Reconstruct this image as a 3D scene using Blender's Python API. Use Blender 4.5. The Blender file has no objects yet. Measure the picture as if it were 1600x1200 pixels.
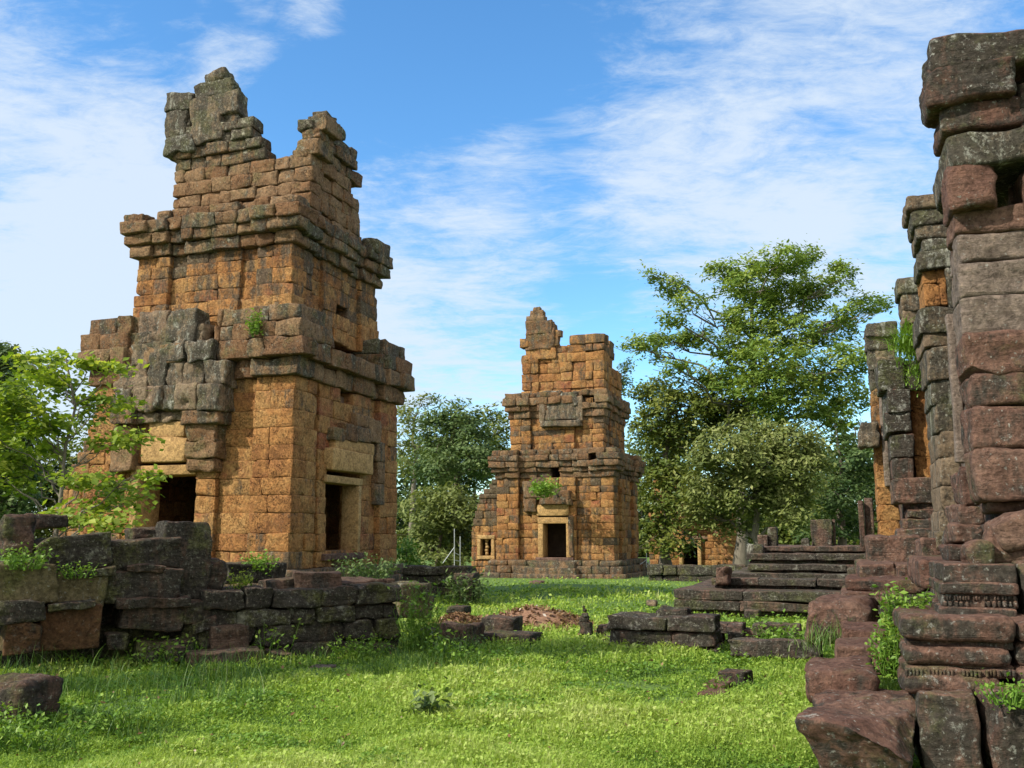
import bpy, math, random
import numpy as np

# ------------------------------------------------------------------ camera, sky, sun
S = bpy.context.scene
COL = S.collection
RAD = math.radians
FPX, HOR, CAMZ = 1500.0, 840.0, 1.7
PITCH = math.atan((HOR - 600) / FPX)
SUN = np.array([-0.75, -0.36, 0.62]); SUN /= np.linalg.norm(SUN)
SUN_EL = math.asin(SUN[2]); SUN_AZ = math.atan2(SUN[0], SUN[1])

cam = bpy.data.cameras.new('camera')
cam.sensor_width = 36; cam.lens = 36 * FPX / 1600; cam.clip_end = 3000; cam.clip_start = 0.05
camo = bpy.data.objects.new('camera', cam); COL.objects.link(camo)
camo.location = (0, 0, CAMZ); camo.rotation_euler = (math.pi / 2 + PITCH, 0, 0)
S.camera = camo
S.view_settings.view_transform = 'Standard'; S.view_settings.look = 'None'
S.view_settings.gamma = 1; S.view_settings.exposure = 0.64; S.view_settings.use_curve_mapping = False
S.cycles.max_bounces = 6; S.cycles.transparent_max_bounces = 8


class NT:
    """tiny helper to write node trees"""
    def __init__(s, tree): s.t = tree
    def n(s, typ, props=None, **ins):
        nd = s.t.nodes.new(typ)
        for k, v in (props or {}).items(): setattr(nd, k, v)
        for k, v in ins.items():
            key = int(k[1:]) if k[0] == '_' else k.replace('_', ' ')
            sock = nd.inputs[key]
            if isinstance(v, bpy.types.NodeSocket): s.t.links.new(v, sock)
            else: sock.default_value = v
        return nd
    def math(s, op, a, b=0.0, c=0.0, clamp=False):
        return s.n('ShaderNodeMath', {'operation': op, 'use_clamp': clamp}, _0=a, _1=b, _2=c).outputs[0]
    def vmath(s, op, a, b=(0, 0, 0)):
        return s.n('ShaderNodeVectorMath', {'operation': op}, _0=a, _1=b)
    def mix(s, f, a, b, mode='MIX'):
        nd = s.t.nodes.new('ShaderNodeMix'); nd.data_type = 'RGBA'; nd.blend_type = mode
        for i, v in ((0, f), (6, a), (7, b)):
            if isinstance(v, bpy.types.NodeSocket): s.t.links.new(v, nd.inputs[i])
            else: nd.inputs[i].default_value = v if i == 0 else (*v[:3], 1)
        return nd.outputs[2]
    def step(s, v, a, b, lo=0.0, hi=1.0):
        return s.n('ShaderNodeMapRange', {'interpolation_type': 'SMOOTHSTEP'}, _0=v, _1=a, _2=b, _3=lo, _4=hi).outputs[0]
    def noise(s, vec, scale, detail=6, rough=0.6, dist=0.0):
        return s.n('ShaderNodeTexNoise', Vector=vec, Scale=scale, Detail=detail, Roughness=rough, Distortion=dist).outputs[0]
    def ramp(s, f, stops):
        nd = s.n('ShaderNodeValToRGB', Fac=f); e = nd.color_ramp.elements
        while len(e) < len(stops): e.new(0.5)
        for i, (p, c) in enumerate(stops): e[i].position = p; e[i].color = (*c, 1)
        return nd.outputs[0]


def pxdir(px, py):
    a, b = (px - 800) / FPX, (600 - py) / FPX
    c, s_ = math.cos(PITCH), math.sin(PITCH)
    return np.array([a, c - b * s_, s_ + b * c])


def at(px, py, Y):
    d = pxdir(px, py)
    return np.array([0, 0, CAMZ]) + d * (Y / d[1])


def zp(py, Y): return at(800, py, Y)[2]


# ---- world: Nishita sky with drifting cirrus in fixed sky directions
w = bpy.data.worlds.new('World'); S.world = w; w.use_nodes = True
w.node_tree.nodes.clear(); N = NT(w.node_tree)
sky = N.n('ShaderNodeTexSky', {'sky_type': 'NISHITA', 'sun_disc': False, 'sun_elevation': SUN_EL, 'sun_rotation': SUN_AZ,
                               'air_density': 1.0, 'dust_density': 0.35, 'ozone_density': 2.2})
dirv = N.n('ShaderNodeTexCoord').outputs['Generated']
sep = N.n('ShaderNodeSeparateXYZ', _0=dirv)
zc = N.math('MAXIMUM', N.math('ADD', sep.outputs[2], 0.12), 0.03)
flat = N.n('ShaderNodeCombineXYZ', _0=N.math('DIVIDE', sep.outputs[0], zc), _1=N.math('DIVIDE', sep.outputs[1], zc), _2=0.0).outputs[0]
mp = N.n('ShaderNodeMapping', Vector=flat, Rotation=(0, 0, RAD(24)), Scale=(1.0, 1.45, 1.0)).outputs[0]
c_wisp = N.noise(mp, 2.6, 10, 0.68, 0.55)
c_big = N.noise(flat, 0.75, 4, 0.5, 0.2)
c_fine = N.noise(N.n('ShaderNodeMapping', Vector=flat, Rotation=(0, 0, RAD(50)), Scale=(1.0, 1.7, 1.0)).outputs[0], 9.0, 9, 0.70, 0.5)


def blob(px, py, wid):
    d = pxdir(px, py); d = d / np.linalg.norm(d)
    return N.step(N.vmath('DOT_PRODUCT', dirv, tuple(d)).outputs['Value'], math.cos(wid * 1.0), 1.0)


bias = None
for px, py, wd, amt in ((-60, 380, .32, .25), (330, 540, .26, .26), (1230, 190, .25, .08), (450, 5, .06, .20), (530, -15, .06, .20),
                        (370, 95, .045, .16), (610, 260, .07, .13), (1500, 60, .25, .06), (750, 290, .09, .13), (690, 520, .16, .17), (1120, 370, .16, .16),
                        (1330, 380, .12, .12), (560, 120, .16, -.20), (760, 70, .16, -.14), (640, 420, .07, -.08), (120, 10, .12, -.10), (980, 500, .12, -.06)):
    v = N.math('MULTIPLY', blob(px, py, wd), amt)
    bias = v if bias is None else N.math('ADD', bias, v)
dens = N.math('ADD', N.math('ADD', N.math('MULTIPLY', c_wisp, 0.75), N.math('MULTIPLY', c_big, 0.30)),
              N.math('ADD', bias, N.math('MULTIPLY', c_fine, 0.46)))
cl = N.math('MULTIPLY', N.step(dens, 0.68, 1.08), 0.88)
skyc = N.n('ShaderNodeHueSaturation', Hue=0.5, Saturation=1.20, Value=1.32, Color=sky.outputs[0]).outputs[0]
skyc = N.mix(1.0, skyc, (0.88, 1.06, 1.10), 'MULTIPLY')
behind = N.step(sep.outputs[1], 0.15, -0.45)                    # unseen bright cloud added behind the viewer to lift the shaded faces
skyc = N.mix(cl, skyc, (4.3, 4.9, 5.6))
skyc = N.mix(N.math('MULTIPLY', behind, N.step(c_big, 0.34, 0.56, 0.45, 1.0)), skyc, (8.2, 7.9, 7.5))
bg = N.n('ShaderNodeBackground', Color=skyc, Strength=0.115)
N.n('ShaderNodeOutputWorld', Surface=bg.outputs[0])

sl = bpy.data.lights.new('sun', 'SUN'); sl.energy = 4.1; sl.angle = RAD(0.5); sl.color = (1.0, 0.93, 0.80)
slo = bpy.data.objects.new('sun', sl); COL.objects.link(slo)
from mathutils import Vector
slo.rotation_euler = Vector(SUN).to_track_quat('Z', 'Y').to_euler()
slo.location = (-30, -15, 40)

rng = np.random.default_rng(7)
rnd = random.Random(11)


# ------------------------------------------------------------------ numpy noise
def _hash(i, j, k):
    h = (i * 374761393 + j * 668265263 + k * 2147483647) & 0xFFFFFFFF
    h = ((h ^ (h >> 13)) * 1274126177) & 0xFFFFFFFF
    h = h ^ (h >> 16)
    return (h & 0xFFFFFF) / float(0xFFFFFF) * 2 - 1


def vnoise(p):
    f = np.floor(p); i = f.astype(np.int64); t = p - f; t = t * t * (3 - 2 * t)
    r = 0
    for dx in (0, 1):
        wx = t[:, 0] if dx else 1 - t[:, 0]
        for dy in (0, 1):
            wy = t[:, 1] if dy else 1 - t[:, 1]
            for dz in (0, 1):
                wz = t[:, 2] if dz else 1 - t[:, 2]
                r = r + wx * wy * wz * _hash(i[:, 0] + dx, i[:, 1] + dy, i[:, 2] + dz)
    return r


def fbm(p, o=3):
    r = 0; a = 1.0
    for _ in range(o): r = r + a * vnoise(p); p = p * 2.03 + 17.3; a *= 0.5
    return r


# ------------------------------------------------------------------ objects
def tag(o, label=None, cat=None, group=None, kind=None):
    if label: o['label'] = label
    if cat: o['category'] = cat
    if group: o['group'] = group
    if kind: o['kind'] = kind
    return o


def empty(name, loc, label, cat, group=None):
    o = bpy.data.objects.new(name, None); COL.objects.link(o); o.location = loc
    o.empty_display_size = 0.3
    return tag(o, label, cat, group)


def mesh_obj(name, verts, quads, mat, parent=None, attrs=None, smooth=True, tris=None):
    me = bpy.data.meshes.new(name)
    verts = np.asarray(verts, dtype=np.float32)
    nq = 0 if quads is None else len(quads); nt = 0 if tris is None else len(tris)
    me.vertices.add(len(verts)); me.vertices.foreach_set('co', verts.ravel())
    me.loops.add(nq * 4 + nt * 3); me.polygons.add(nq + nt)
    idx = []
    if nq: idx.append(np.asarray(quads, dtype=np.int32).ravel())
    if nt: idx.append(np.asarray(tris, dtype=np.int32).ravel())
    me.loops.foreach_set('vertex_index', np.concatenate(idx))
    st = np.concatenate([np.arange(nq) * 4, nq * 4 + np.arange(nt) * 3]).astype(np.int32)
    me.polygons.foreach_set('loop_start', st)
    me.polygons.foreach_set('use_smooth', np.full(nq + nt, smooth))
    me.update(calc_edges=True)
    for k, v in (attrs or {}).items():
        me.attributes.new(k, 'FLOAT', 'POINT').data.foreach_set('value', np.asarray(v, dtype=np.float32))
    me.materials.append(mat)
    o = bpy.data.objects.new(name, me); COL.objects.link(o)
    if parent is not None:
        o.parent = parent
        o.matrix_parent_inverse = parent.matrix_basis.inverted()
    return o


_T = {}
def cube_template(k):
    if k in _T: return _T[k]
    ids = {}; pts = []
    def vid(c):
        if c not in ids: ids[c] = len(pts); pts.append(c)
        return ids[c]
    q = []
    for ax in range(3):
        a, b = (ax + 1) % 3, (ax + 2) % 3
        for side in (0, k):
            for i in range(k):
                for j in range(k):
                    cs = []
                    for di, dj in ((0, 0), (1, 0), (1, 1), (0, 1)):
                        c = [0, 0, 0]; c[ax] = side; c[a] = i + di; c[b] = j + dj; cs.append(vid(tuple(c)))
                    q.append(cs if side else cs[::-1])
    _T[k] = (np.array(pts), np.array(q)); return _T[k]


class MB:
    """collects rounded, eroded stones into one mesh"""
    def __init__(s): s.v = []; s.q = []; s.tone = []; s.lich = []; s.amp = []; s.seed = []; s.cen = []; s.hero = []; s.n = 0; s.frq = 3.0; s.chip = 1.0
    def block(s, c, ax, h, r=0.03, k=4, tone=None, lich=0.0, amp=0.012, taper=None, cuts=None):
        """c centre, ax 3 unit rows, h half sizes; taper (bottom-to-top scale in the two flat axes)"""
        P, Q = cube_template(k); h = np.asarray(h, float); r = min(r, h.min() * 0.95)
        lin = [np.concatenate([[-hh], np.linspace(-(hh - r), hh - r, k - 1), [hh]]) for hh in h]
        p = np.stack([lin[a][P[:, a]] for a in range(3)], 1)
        inner = np.clip(p, -(h - r), h - r); d = p - inner
        L = np.linalg.norm(d, axis=1, keepdims=True); p = inner + d / np.maximum(L, 1e-9) * r
        if taper is not None:
            f = 1 + (taper - 1) * (p[:, 2:3] / h[2] * 0.5 + 0.5)
            p[:, :2] *= f
        if cuts is None: cuts = rnd.choice((0, 0, 0, 1, 1)) if k < 8 else rnd.choice((2, 3, 4))
        for _ in range(cuts):                                   # corners and arrises broken off along flat fracture planes
            sg = np.array([rnd.choice((-1, 1)), rnd.choice((-1, -1, 1)), rnd.choice((-1, 1, 1))]) * np.array([rnd.uniform(.35, 1), rnd.uniform(.25, 1), rnd.uniform(.35, 1)])
            if rnd.random() < .4: sg[rnd.randrange(3)] *= .15
            nn = sg / h; nn /= np.linalg.norm(nn); sup = np.abs(nn * h).sum() - h.min() * rnd.uniform(.12, .45)
            e_ = np.maximum(p @ nn - sup, 0); p = p - e_[:, None] * nn
        s.v.append(p @ np.asarray(ax) + np.asarray(c)); s.cen.append(np.repeat(np.asarray(c, float)[None], len(p), 0)); s.q.append(Q + s.n); m = len(p); s.n += m
        t = rnd.random() if tone is None else tone
        s.tone.append(np.full(m, t)); s.hero.append(np.full(m, 1.0 if k >= 12 else 0.0)); s.lich.append(np.full(m, lich)); s.amp.append(np.full(m, amp)); s.seed.append(np.full(m, rnd.random() * 60))
    def build(s, name, mat, parent=None, label=None):
        if not s.v: return None
        v = np.concatenate(s.v); amp = np.concatenate(s.amp)[:, None]; sd = np.concatenate(s.seed)[:, None]
        if amp.max() > 0:
            b = v * s.frq + sd
            o_ = 4 if len(v) < 120000 else 3
            rel = np.concatenate(s.cen) - v
            n1 = fbm(b * 1.15 + 9.1, o_); n2 = fbm(b * 3.1 + 5.5, 2)
            bite = np.clip(n1 - .18, 0, 1) * 2.4 + np.clip(n2 - .45, 0, 1) * .8          # edges and faces broken away in places
            v = v + amp * np.stack([fbm(b, o_), fbm(b + 31.7, o_), fbm(b + 71.1, o_)], 1)
            fq = np.concatenate(s.hero)[:, None]                    # fine chipped relief on the stones modelled densely enough to carry it
            if fq.max() > 0: v = v + amp * fq * .30 * np.stack([fbm(v * 11 + sd, 2), fbm(v * 11 + sd + 13.3, 2), fbm(v * 11 + sd + 47.9, 2)], 1)
            rl = np.linalg.norm(rel, axis=1, keepdims=True)
            v = v + rel / np.maximum(rl, 1e-6) * np.minimum(bite[:, None] * amp * s.chip, rl * .3)
        o = mesh_obj(name, v, np.concatenate(s.q), mat, parent, {'tone': np.concatenate(s.tone), 'lich': np.concatenate(s.lich)})
        if label: o['label'] = label
        return o


def axes(yaw=0.0, pitch=0.0, roll=0.0):
    """rows: local x, y, z in world"""
    from mathutils import Euler
    M = Euler((roll, pitch, yaw), 'XYZ').to_matrix()
    return np.array([list(M.col[i]) for i in range(3)])


# building grid shared by all the ruins
TH = RAD(18.5)
UL = np.array([-math.cos(TH), math.sin(TH), 0.0])     # along the fronts, leftwards
UR = np.array([math.sin(TH), math.cos(TH), 0.0])      # away from the viewer
UZ = np.array([0, 0, 1.0])
FRAME = np.array([-UL, UR, UZ])                       # local x to the right, y away, z up
# ------------------------------------------------------------------ materials
def new_mat(name):
    m = bpy.data.materials.new(name); m.use_nodes = True; m.node_tree.nodes.clear()
    return m, NT(m.node_tree)


def stone_mat(name, ramp, pit=1.0, lich_bias=0.0, dark=(0.022, 0.021, 0.017), pale=(0.36, 0.37, 0.31), green=(0.075, 0.085, 0.03),
              green_amt=0.3, side_dark=0.0, bump=1.0, pale_amt=1.0, pale_scale=5.0, drip=1.0, speck=0.6, strata=0.0, patch=0.40):
    """weathered masonry: mineral colour, pits, black crust that runs down the faces, moss, pale lichen"""
    m, n = new_mat(name)
    pos = n.n('ShaderNodeNewGeometry').outputs['Position']
    tone = n.n('ShaderNodeAttribute', {'attribute_name': 'tone'}).outputs['Fac']
    lich = n.n('ShaderNodeAttribute', {'attribute_name': 'lich'}).outputs['Fac']
    shift = n.vmath('ADD', pos, n.n('ShaderNodeCombineXYZ', _0=n.math('MULTIPLY', tone, 7.3), _1=n.math('MULTIPLY', tone, 3.1), _2=0.0).outputs[0]).outputs[0]
    n_med = n.noise(pos, 2.3, 10, 0.72, 0.3)
    n_big = n.noise(pos, 0.45, 4, 0.55)
    n_mid = n.noise(shift, 6.5, 8, 0.72)
    n_fine = n.noise(shift, 19.0, 8, 0.76)
    base = n.ramp(n.math('ADD', n.math('MULTIPLY_ADD', tone, patch, (0.40 - patch) * .5), n.math('ADD', n.math('MULTIPLY', n_med, 0.66), n.math('MULTIPLY_ADD', n_big, 0.5, -0.24))), ramp)
    base = n.mix(1.0, base, n.ramp(n_fine, [(0.30, (0.42, 0.40, 0.38)), (0.5, (1, 1, 1)), (0.70, (1.55, 1.50, 1.42))]), 'MULTIPLY')
    base = n.mix(1.0, base, n.ramp(n_mid, [(0.32, (0.55, 0.53, 0.51)), (0.5, (1, 1, 1)), (0.68, (1.28, 1.26, 1.22))]), 'MULTIPLY')
    # pits of the stone
    wob = n.vmath('SCALE', n.n('ShaderNodeTexNoise', Vector=pos, Scale=7.0).outputs['Color']); wob.inputs[3].default_value = 0.12
    vor = n.n('ShaderNodeTexVoronoi', {'feature': 'F1'}, Vector=n.vmath('ADD', pos, wob.outputs[0]).outputs[0], Scale=17.0).outputs[0]
    n_pit = n.noise(pos, 26.0, 5, 0.7)
    pmask = n.step(n.noise(pos, 2.7, 5, 0.65), 0.38, 0.62, 0.1, 1.0)
    hole = n.math('MAXIMUM', n.step(n_pit, 0.36, 0.47, 1, 0), n.math('MULTIPLY', n.step(vor, 0.16, 0.30, 1, 0), 0.8))
    pits = n.math('MULTIPLY', n.math('MULTIPLY', hole, pmask), pit * 0.85, clamp=True)
    base = n.mix(pits, base, n.mix(1.0, base, (0.24, 0.20, 0.18), 'MULTIPLY'))
    # dark crust: runs down the face, thicker where the stone is weathered
    str_ = n.noise(n.n('ShaderNodeMapping', Vector=pos, Scale=(2.6, 2.6, 0.5)).outputs[0], 1.6, 9, 0.70)
    blot = n.noise(pos, 5.0, 11, 0.78)
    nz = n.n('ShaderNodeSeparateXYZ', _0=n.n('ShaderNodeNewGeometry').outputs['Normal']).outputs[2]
    side = n.math('MULTIPLY', n.step(n.math('ABSOLUTE', nz), 0.35, 0.75, 1.0, 0.0), side_dark)  # separate term: upright faces darker than tops
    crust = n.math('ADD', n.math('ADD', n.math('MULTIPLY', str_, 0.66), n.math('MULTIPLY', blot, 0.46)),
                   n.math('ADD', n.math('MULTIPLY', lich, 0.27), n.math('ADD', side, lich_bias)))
    base = n.mix(n.step(crust, 0.58, 0.72, 0.0, 0.90), base, n.ramp(n_fine, [(0.36, dark), (0.56, tuple(2.4 * x for x in dark)), (0.72, tuple(5.5 * x for x in dark))]))
    # moss, then pale lichen in patches and in specks
    g = n.noise(pos, 1.7, 9, 0.70)
    base = n.mix(n.math('MULTIPLY', n.step(n.math('ADD', g, n.math('MULTIPLY', lich, 0.10)), 0.54, 0.68), green_amt), base, n.mix(n.step(n_fine, 0.35, 0.65), tuple(.45 * x for x in green), tuple(2.0 * x for x in green)))
    pl = n.math('ADD', n.noise(n.n('ShaderNodeMapping', Vector=pos, Scale=(1, 1, drip)).outputs[0], pale_scale, 11, 0.78, 0.3), n.math('MULTIPLY', lich, 0.08))
    palec = n.mix(n.step(n_fine, 0.35, 0.65), tuple(.45 * x for x in pale), pale)
    base = n.mix(n.math('MULTIPLY', n.step(pl, 0.59, 0.68), 0.80 * pale_amt), base, palec)
    sp = n.math('ADD', n.noise(pos, 27.0, 4, 0.6), n.math('MULTIPLY', n.math('ADD', lich, n.math('MULTIPLY', g, 0.5)), 0.05))
    base = n.mix(n.math('MULTIPLY', n.step(sp, 0.63, 0.70), speck), base, palec)
    h = n.math('ADD', n.math('MULTIPLY', n_fine, 0.9), n.math('ADD', n.math('MULTIPLY', pits, -0.9), n.math('MULTIPLY', n_mid, 1.1)))
    if strata:                                                       # bedding planes worn out by the weather
        bed = n.noise(n.n('ShaderNodeMapping', Vector=shift, Scale=(1.0, 1.0, 5.5)).outputs[0], 1.9, 6, 0.60, 0.5)
        h = n.math('ADD', h, n.math('MULTIPLY', n.step(bed, 0.36, 0.60), strata))
        base = n.mix(n.math('MULTIPLY', n.step(bed, 0.34, 0.46, 1, 0), min(1.0, strata) * .7), base, n.mix(1.0, base, (0.45, 0.43, 0.40), 'MULTIPLY'))
    bmp = n.n('ShaderNodeBump', Strength=0.9, Distance=0.05 * bump, Height=h).outputs[0]
    b = n.n('ShaderNodeBsdfPrincipled', Base_Color=base, Roughness=0.92, Normal=bmp)
    b.inputs['Specular IOR Level'].default_value = 0.15
    n.n('ShaderNodeOutputMaterial', Surface=b.outputs[0])
    return m


LAT = [(0.14, (0.11, 0.056, 0.032)), (0.33, (0.22, 0.098, 0.040)), (0.48, (0.325, 0.158, 0.056)), (0.60, (0.355, 0.205, 0.080)), (0.76, (0.25, 0.092, 0.044)), (1.0, (0.21, 0.150, 0.090))]
M_LAT = stone_mat('laterite', LAT, pit=1.0, green_amt=0.16, lich_bias=0.005, dark=(0.040, 0.031, 0.022), speck=.35, pale_amt=.7, pale=(0.36, 0.31, 0.22), patch=.28)
M_LATOLD = stone_mat('laterite_weathered', [(0.1, (0.095, 0.055, 0.034)), (0.4, (0.18, 0.098, 0.050)), (0.65, (0.23, 0.148, 0.082)), (1, (0.17, 0.092, 0.054))], pit=0.9, lich_bias=-0.035, green_amt=0.38, pale=(0.38, 0.36, 0.27), dark=(0.03, 0.027, 0.021), pale_amt=1.0)
M_YEL = stone_mat('yellow_sandstone', [(0.2, (0.30, 0.18, 0.075)), (0.6, (0.40, 0.255, 0.11)), (1, (0.30, 0.215, 0.11))], pit=0.4, green_amt=0.3, lich_bias=-0.05, bump=0.6, speck=.2)
M_GREY = stone_mat('grey_lichen_sandstone', [(0.2, (0.13, 0.092, 0.06)), (0.6, (0.21, 0.158, 0.105)), (1, (0.165, 0.10, 0.066))], pit=0.5, lich_bias=-0.03, green_amt=0.35, pale=(0.42, 0.42, 0.35), bump=1.0, drip=0.4, dark=(0.026, 0.024, 0.019))
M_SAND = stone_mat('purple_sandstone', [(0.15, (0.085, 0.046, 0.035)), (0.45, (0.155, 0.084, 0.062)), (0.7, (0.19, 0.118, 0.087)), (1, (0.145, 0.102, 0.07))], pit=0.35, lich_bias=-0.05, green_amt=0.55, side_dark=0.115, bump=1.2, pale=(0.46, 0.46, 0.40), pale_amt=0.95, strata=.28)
M_GSAND = stone_mat('greyed_sandstone', [(0.15, (0.11, 0.078, 0.064)), (0.5, (0.175, 0.135, 0.11)), (1, (0.205, 0.165, 0.135))], pit=0.3, lich_bias=-0.06, green_amt=0.25, bump=0.9, pale=(0.42, 0.42, 0.37), pale_amt=.7, pale_scale=7, strata=.25)
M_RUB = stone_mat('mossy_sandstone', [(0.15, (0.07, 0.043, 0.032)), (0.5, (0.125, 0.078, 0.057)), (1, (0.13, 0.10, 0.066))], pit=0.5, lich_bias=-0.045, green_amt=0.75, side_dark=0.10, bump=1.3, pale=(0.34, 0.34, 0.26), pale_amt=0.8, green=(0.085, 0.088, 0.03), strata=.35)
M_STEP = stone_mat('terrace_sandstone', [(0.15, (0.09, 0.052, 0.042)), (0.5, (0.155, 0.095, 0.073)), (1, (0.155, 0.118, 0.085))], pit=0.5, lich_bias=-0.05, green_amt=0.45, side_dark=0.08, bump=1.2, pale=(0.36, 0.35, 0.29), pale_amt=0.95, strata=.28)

M_BRN = stone_mat('dark_brown_stone', [(0.15, (0.05, 0.03, 0.018)), (0.5, (0.09, 0.052, 0.027)), (1, (0.13, 0.06, 0.026))], pit=0.6, lich_bias=-0.05, green_amt=0.4, bump=1.0, pale_amt=.4, speck=.2)
M_OLV = stone_mat('olive_mossy_stone', [(0.15, (0.08, 0.06, 0.035)), (0.5, (0.14, 0.115, 0.06)), (1, (0.17, 0.14, 0.075))], pit=0.3, lich_bias=-0.06, green_amt=0.85, bump=1.0, pale_amt=.8, drip=.3, green=(0.10, 0.10, 0.035))


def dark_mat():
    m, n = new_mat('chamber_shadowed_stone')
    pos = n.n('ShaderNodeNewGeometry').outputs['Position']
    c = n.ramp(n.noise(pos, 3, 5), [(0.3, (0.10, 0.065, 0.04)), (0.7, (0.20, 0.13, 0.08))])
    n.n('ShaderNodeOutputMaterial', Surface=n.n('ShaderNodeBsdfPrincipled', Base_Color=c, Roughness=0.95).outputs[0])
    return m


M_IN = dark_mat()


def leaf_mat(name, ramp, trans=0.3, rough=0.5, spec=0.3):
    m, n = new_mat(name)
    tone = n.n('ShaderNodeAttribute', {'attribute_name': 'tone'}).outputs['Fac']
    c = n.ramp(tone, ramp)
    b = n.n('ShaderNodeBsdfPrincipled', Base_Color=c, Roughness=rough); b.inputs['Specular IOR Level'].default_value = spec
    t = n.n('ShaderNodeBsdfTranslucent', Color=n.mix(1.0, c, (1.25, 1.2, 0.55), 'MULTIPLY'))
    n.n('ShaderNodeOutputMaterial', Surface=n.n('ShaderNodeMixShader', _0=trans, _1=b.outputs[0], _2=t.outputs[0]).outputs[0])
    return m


L_YOUNG = leaf_mat('young_leaves', [(0.0, (0.11, 0.19, 0.02)), (0.5, (0.25, 0.34, 0.04)), (1.0, (0.48, 0.52, 0.12))], 0.48)
L_BIG = leaf_mat('canopy_leaves', [(0.0, (0.08, 0.145, 0.028)), (0.5, (0.19, 0.275, 0.052)), (1.0, (0.36, 0.41, 0.11))], 0.38, 0.6, 0.15)
L_PALE = leaf_mat('pale_leaves', [(0.0, (0.08, 0.11, 0.03)), (0.5, (0.165, 0.20, 0.055)), (1.0, (0.30, 0.32, 0.12))], 0.3, 0.55, 0.2)
L_DARK = leaf_mat('dark_leaves', [(0.0, (0.032, 0.066, 0.020)), (0.5, (0.080, 0.130, 0.038)), (1.0, (0.18, 0.23, 0.085))], 0.25, 0.55, 0.2)
L_OLIVE = leaf_mat('olive_leaves', [(0.0, (0.05, 0.085, 0.014)), (0.5, (0.115, 0.15, 0.024)), (1.0, (0.23, 0.235, 0.045))], 0.25)
L_WEED = leaf_mat('weed_leaves', [(0.0, (0.065, 0.15, 0.018)), (0.5, (0.14, 0.26, 0.03)), (1.0, (0.26, 0.37, 0.06))], 0.35)
L_GRASS = leaf_mat('grass_blades', [(0.0, (0.035, 0.085, 0.012)), (0.26, (0.150, 0.265, 0.030)), (0.58, (0.315, 0.440, 0.068)), (1.0, (0.46, 0.51, 0.18))], 0.35, 0.55, 0.2)
L_TALL = leaf_mat('tall_grass_blades', [(0.0, (0.04, 0.10, 0.015)), (0.75, (0.11, 0.20, 0.03)), (1.0, (0.42, 0.45, 0.24))], 0.3, 0.5, 0.3)
L_LITTER = leaf_mat('dead_leaves', [(0.0, (0.08, 0.04, 0.022)), (0.5, (0.17, 0.095, 0.05)), (0.9, (0.29, 0.20, 0.11)), (1.0, (0.5, 0.45, 0.4))], 0.1, 0.8, 0.1)


def bark_mat(name, a, b_):
    m, n = new_mat(name)
    pos = n.n('ShaderNodeNewGeometry').outputs['Position']
    f = n.noise(n.n('ShaderNodeMapping', Vector=pos, Scale=(6, 6, 1.3)).outputs[0], 2.0, 6, 0.7)
    c = n.ramp(f, [(0.3, a), (0.7, b_)])
    n.n('ShaderNodeOutputMaterial', Surface=n.n('ShaderNodeBsdfPrincipled', Base_Color=c, Roughness=0.9, Normal=n.n('ShaderNodeBump', Strength=0.6, Distance=0.03, Height=f).outputs[0]).outputs[0])
    return m


B_GREY = bark_mat('grey_bark', (0.07, 0.06, 0.045), (0.20, 0.175, 0.135))
B_DARK = bark_mat('dark_bark', (0.045, 0.035, 0.025), (0.13, 0.105, 0.075))


def ground_mat():
    m, n = new_mat('grassy_ground')
    pos = n.n('ShaderNodeNewGeometry').outputs['Position']
    a = n.noise(pos, 0.5, 6, 0.6); b_ = n.noise(pos, 9.0, 6, 0.7)
    c = n.ramp(b_, [(0.3, (0.045, 0.085, 0.012)), (0.55, (0.10, 0.18, 0.02)), (0.8, (0.17, 0.26, 0.035))])
    c = n.mix(n.step(a, 0.60, 0.75, 0, 0.55), c, (0.13, 0.105, 0.05))
    n.n('ShaderNodeOutputMaterial', Surface=n.n('ShaderNodeBsdfPrincipled', Base_Color=c, Roughness=0.95, Normal=n.n('ShaderNodeBump', Strength=0.8, Distance=0.06, Height=b_).outputs[0]).outputs[0])
    return m


def soil_mat():
    m, n = new_mat('reddish_soil')
    pos = n.n('ShaderNodeNewGeometry').outputs['Position']
    c = n.ramp(n.noise(pos, 11, 6, 0.7), [(0.3, (0.12, 0.06, 0.035)), (0.6, (0.26, 0.145, 0.085)), (0.8, (0.33, 0.2, 0.13))])
    n.n('ShaderNodeOutputMaterial', Surface=n.n('ShaderNodeBsdfPrincipled', Base_Color=c, Roughness=0.95).outputs[0])
    return m


def metal_mat():
    m, n = new_mat('pale_galvanised_metal')
    pos = n.n('ShaderNodeNewGeometry').outputs['Position']
    c = n.ramp(n.noise(pos, 14, 4), [(0.3, (0.28, 0.30, 0.31)), (0.7, (0.45, 0.47, 0.48))])
    n.n('ShaderNodeOutputMaterial', Surface=n.n('ShaderNodeBsdfPrincipled', Base_Color=c, Roughness=0.5, Metallic=0.2).outputs[0])
    return m


M_GROUND, M_SOIL, M_METAL = ground_mat(), soil_mat(), metal_mat()


# ------------------------------------------------------------------ ground
def gz(x, y):
    x = np.asarray(x, float); y = np.asarray(y, float)
    p = np.stack([x.ravel() * 0.33, y.ravel() * 0.33, np.zeros(x.size)], 1)
    z = fbm(p, 3).reshape(x.shape) * 0.045
    z = z + 0.6 * np.exp(-(((x + 7.5) / 5.0) ** 2 + ((y - 24.5) / 4.5) ** 2) ** 2)      # raised ground under the near tower
    z = z + 0.12 * np.exp(-((x + 5.5) / 3.0) ** 2 - ((y - 9.0) / 3.0) ** 2)
    z = z + 0.32 * np.exp(-((x - 1.5) / 3.4) ** 2 - ((y - 29.0) / 5.5) ** 2)           # grassy rise before the farther tower
    z = z - 0.06 * (1 / (1 + np.exp(-(y - 30) / 3)))
    return z


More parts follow.
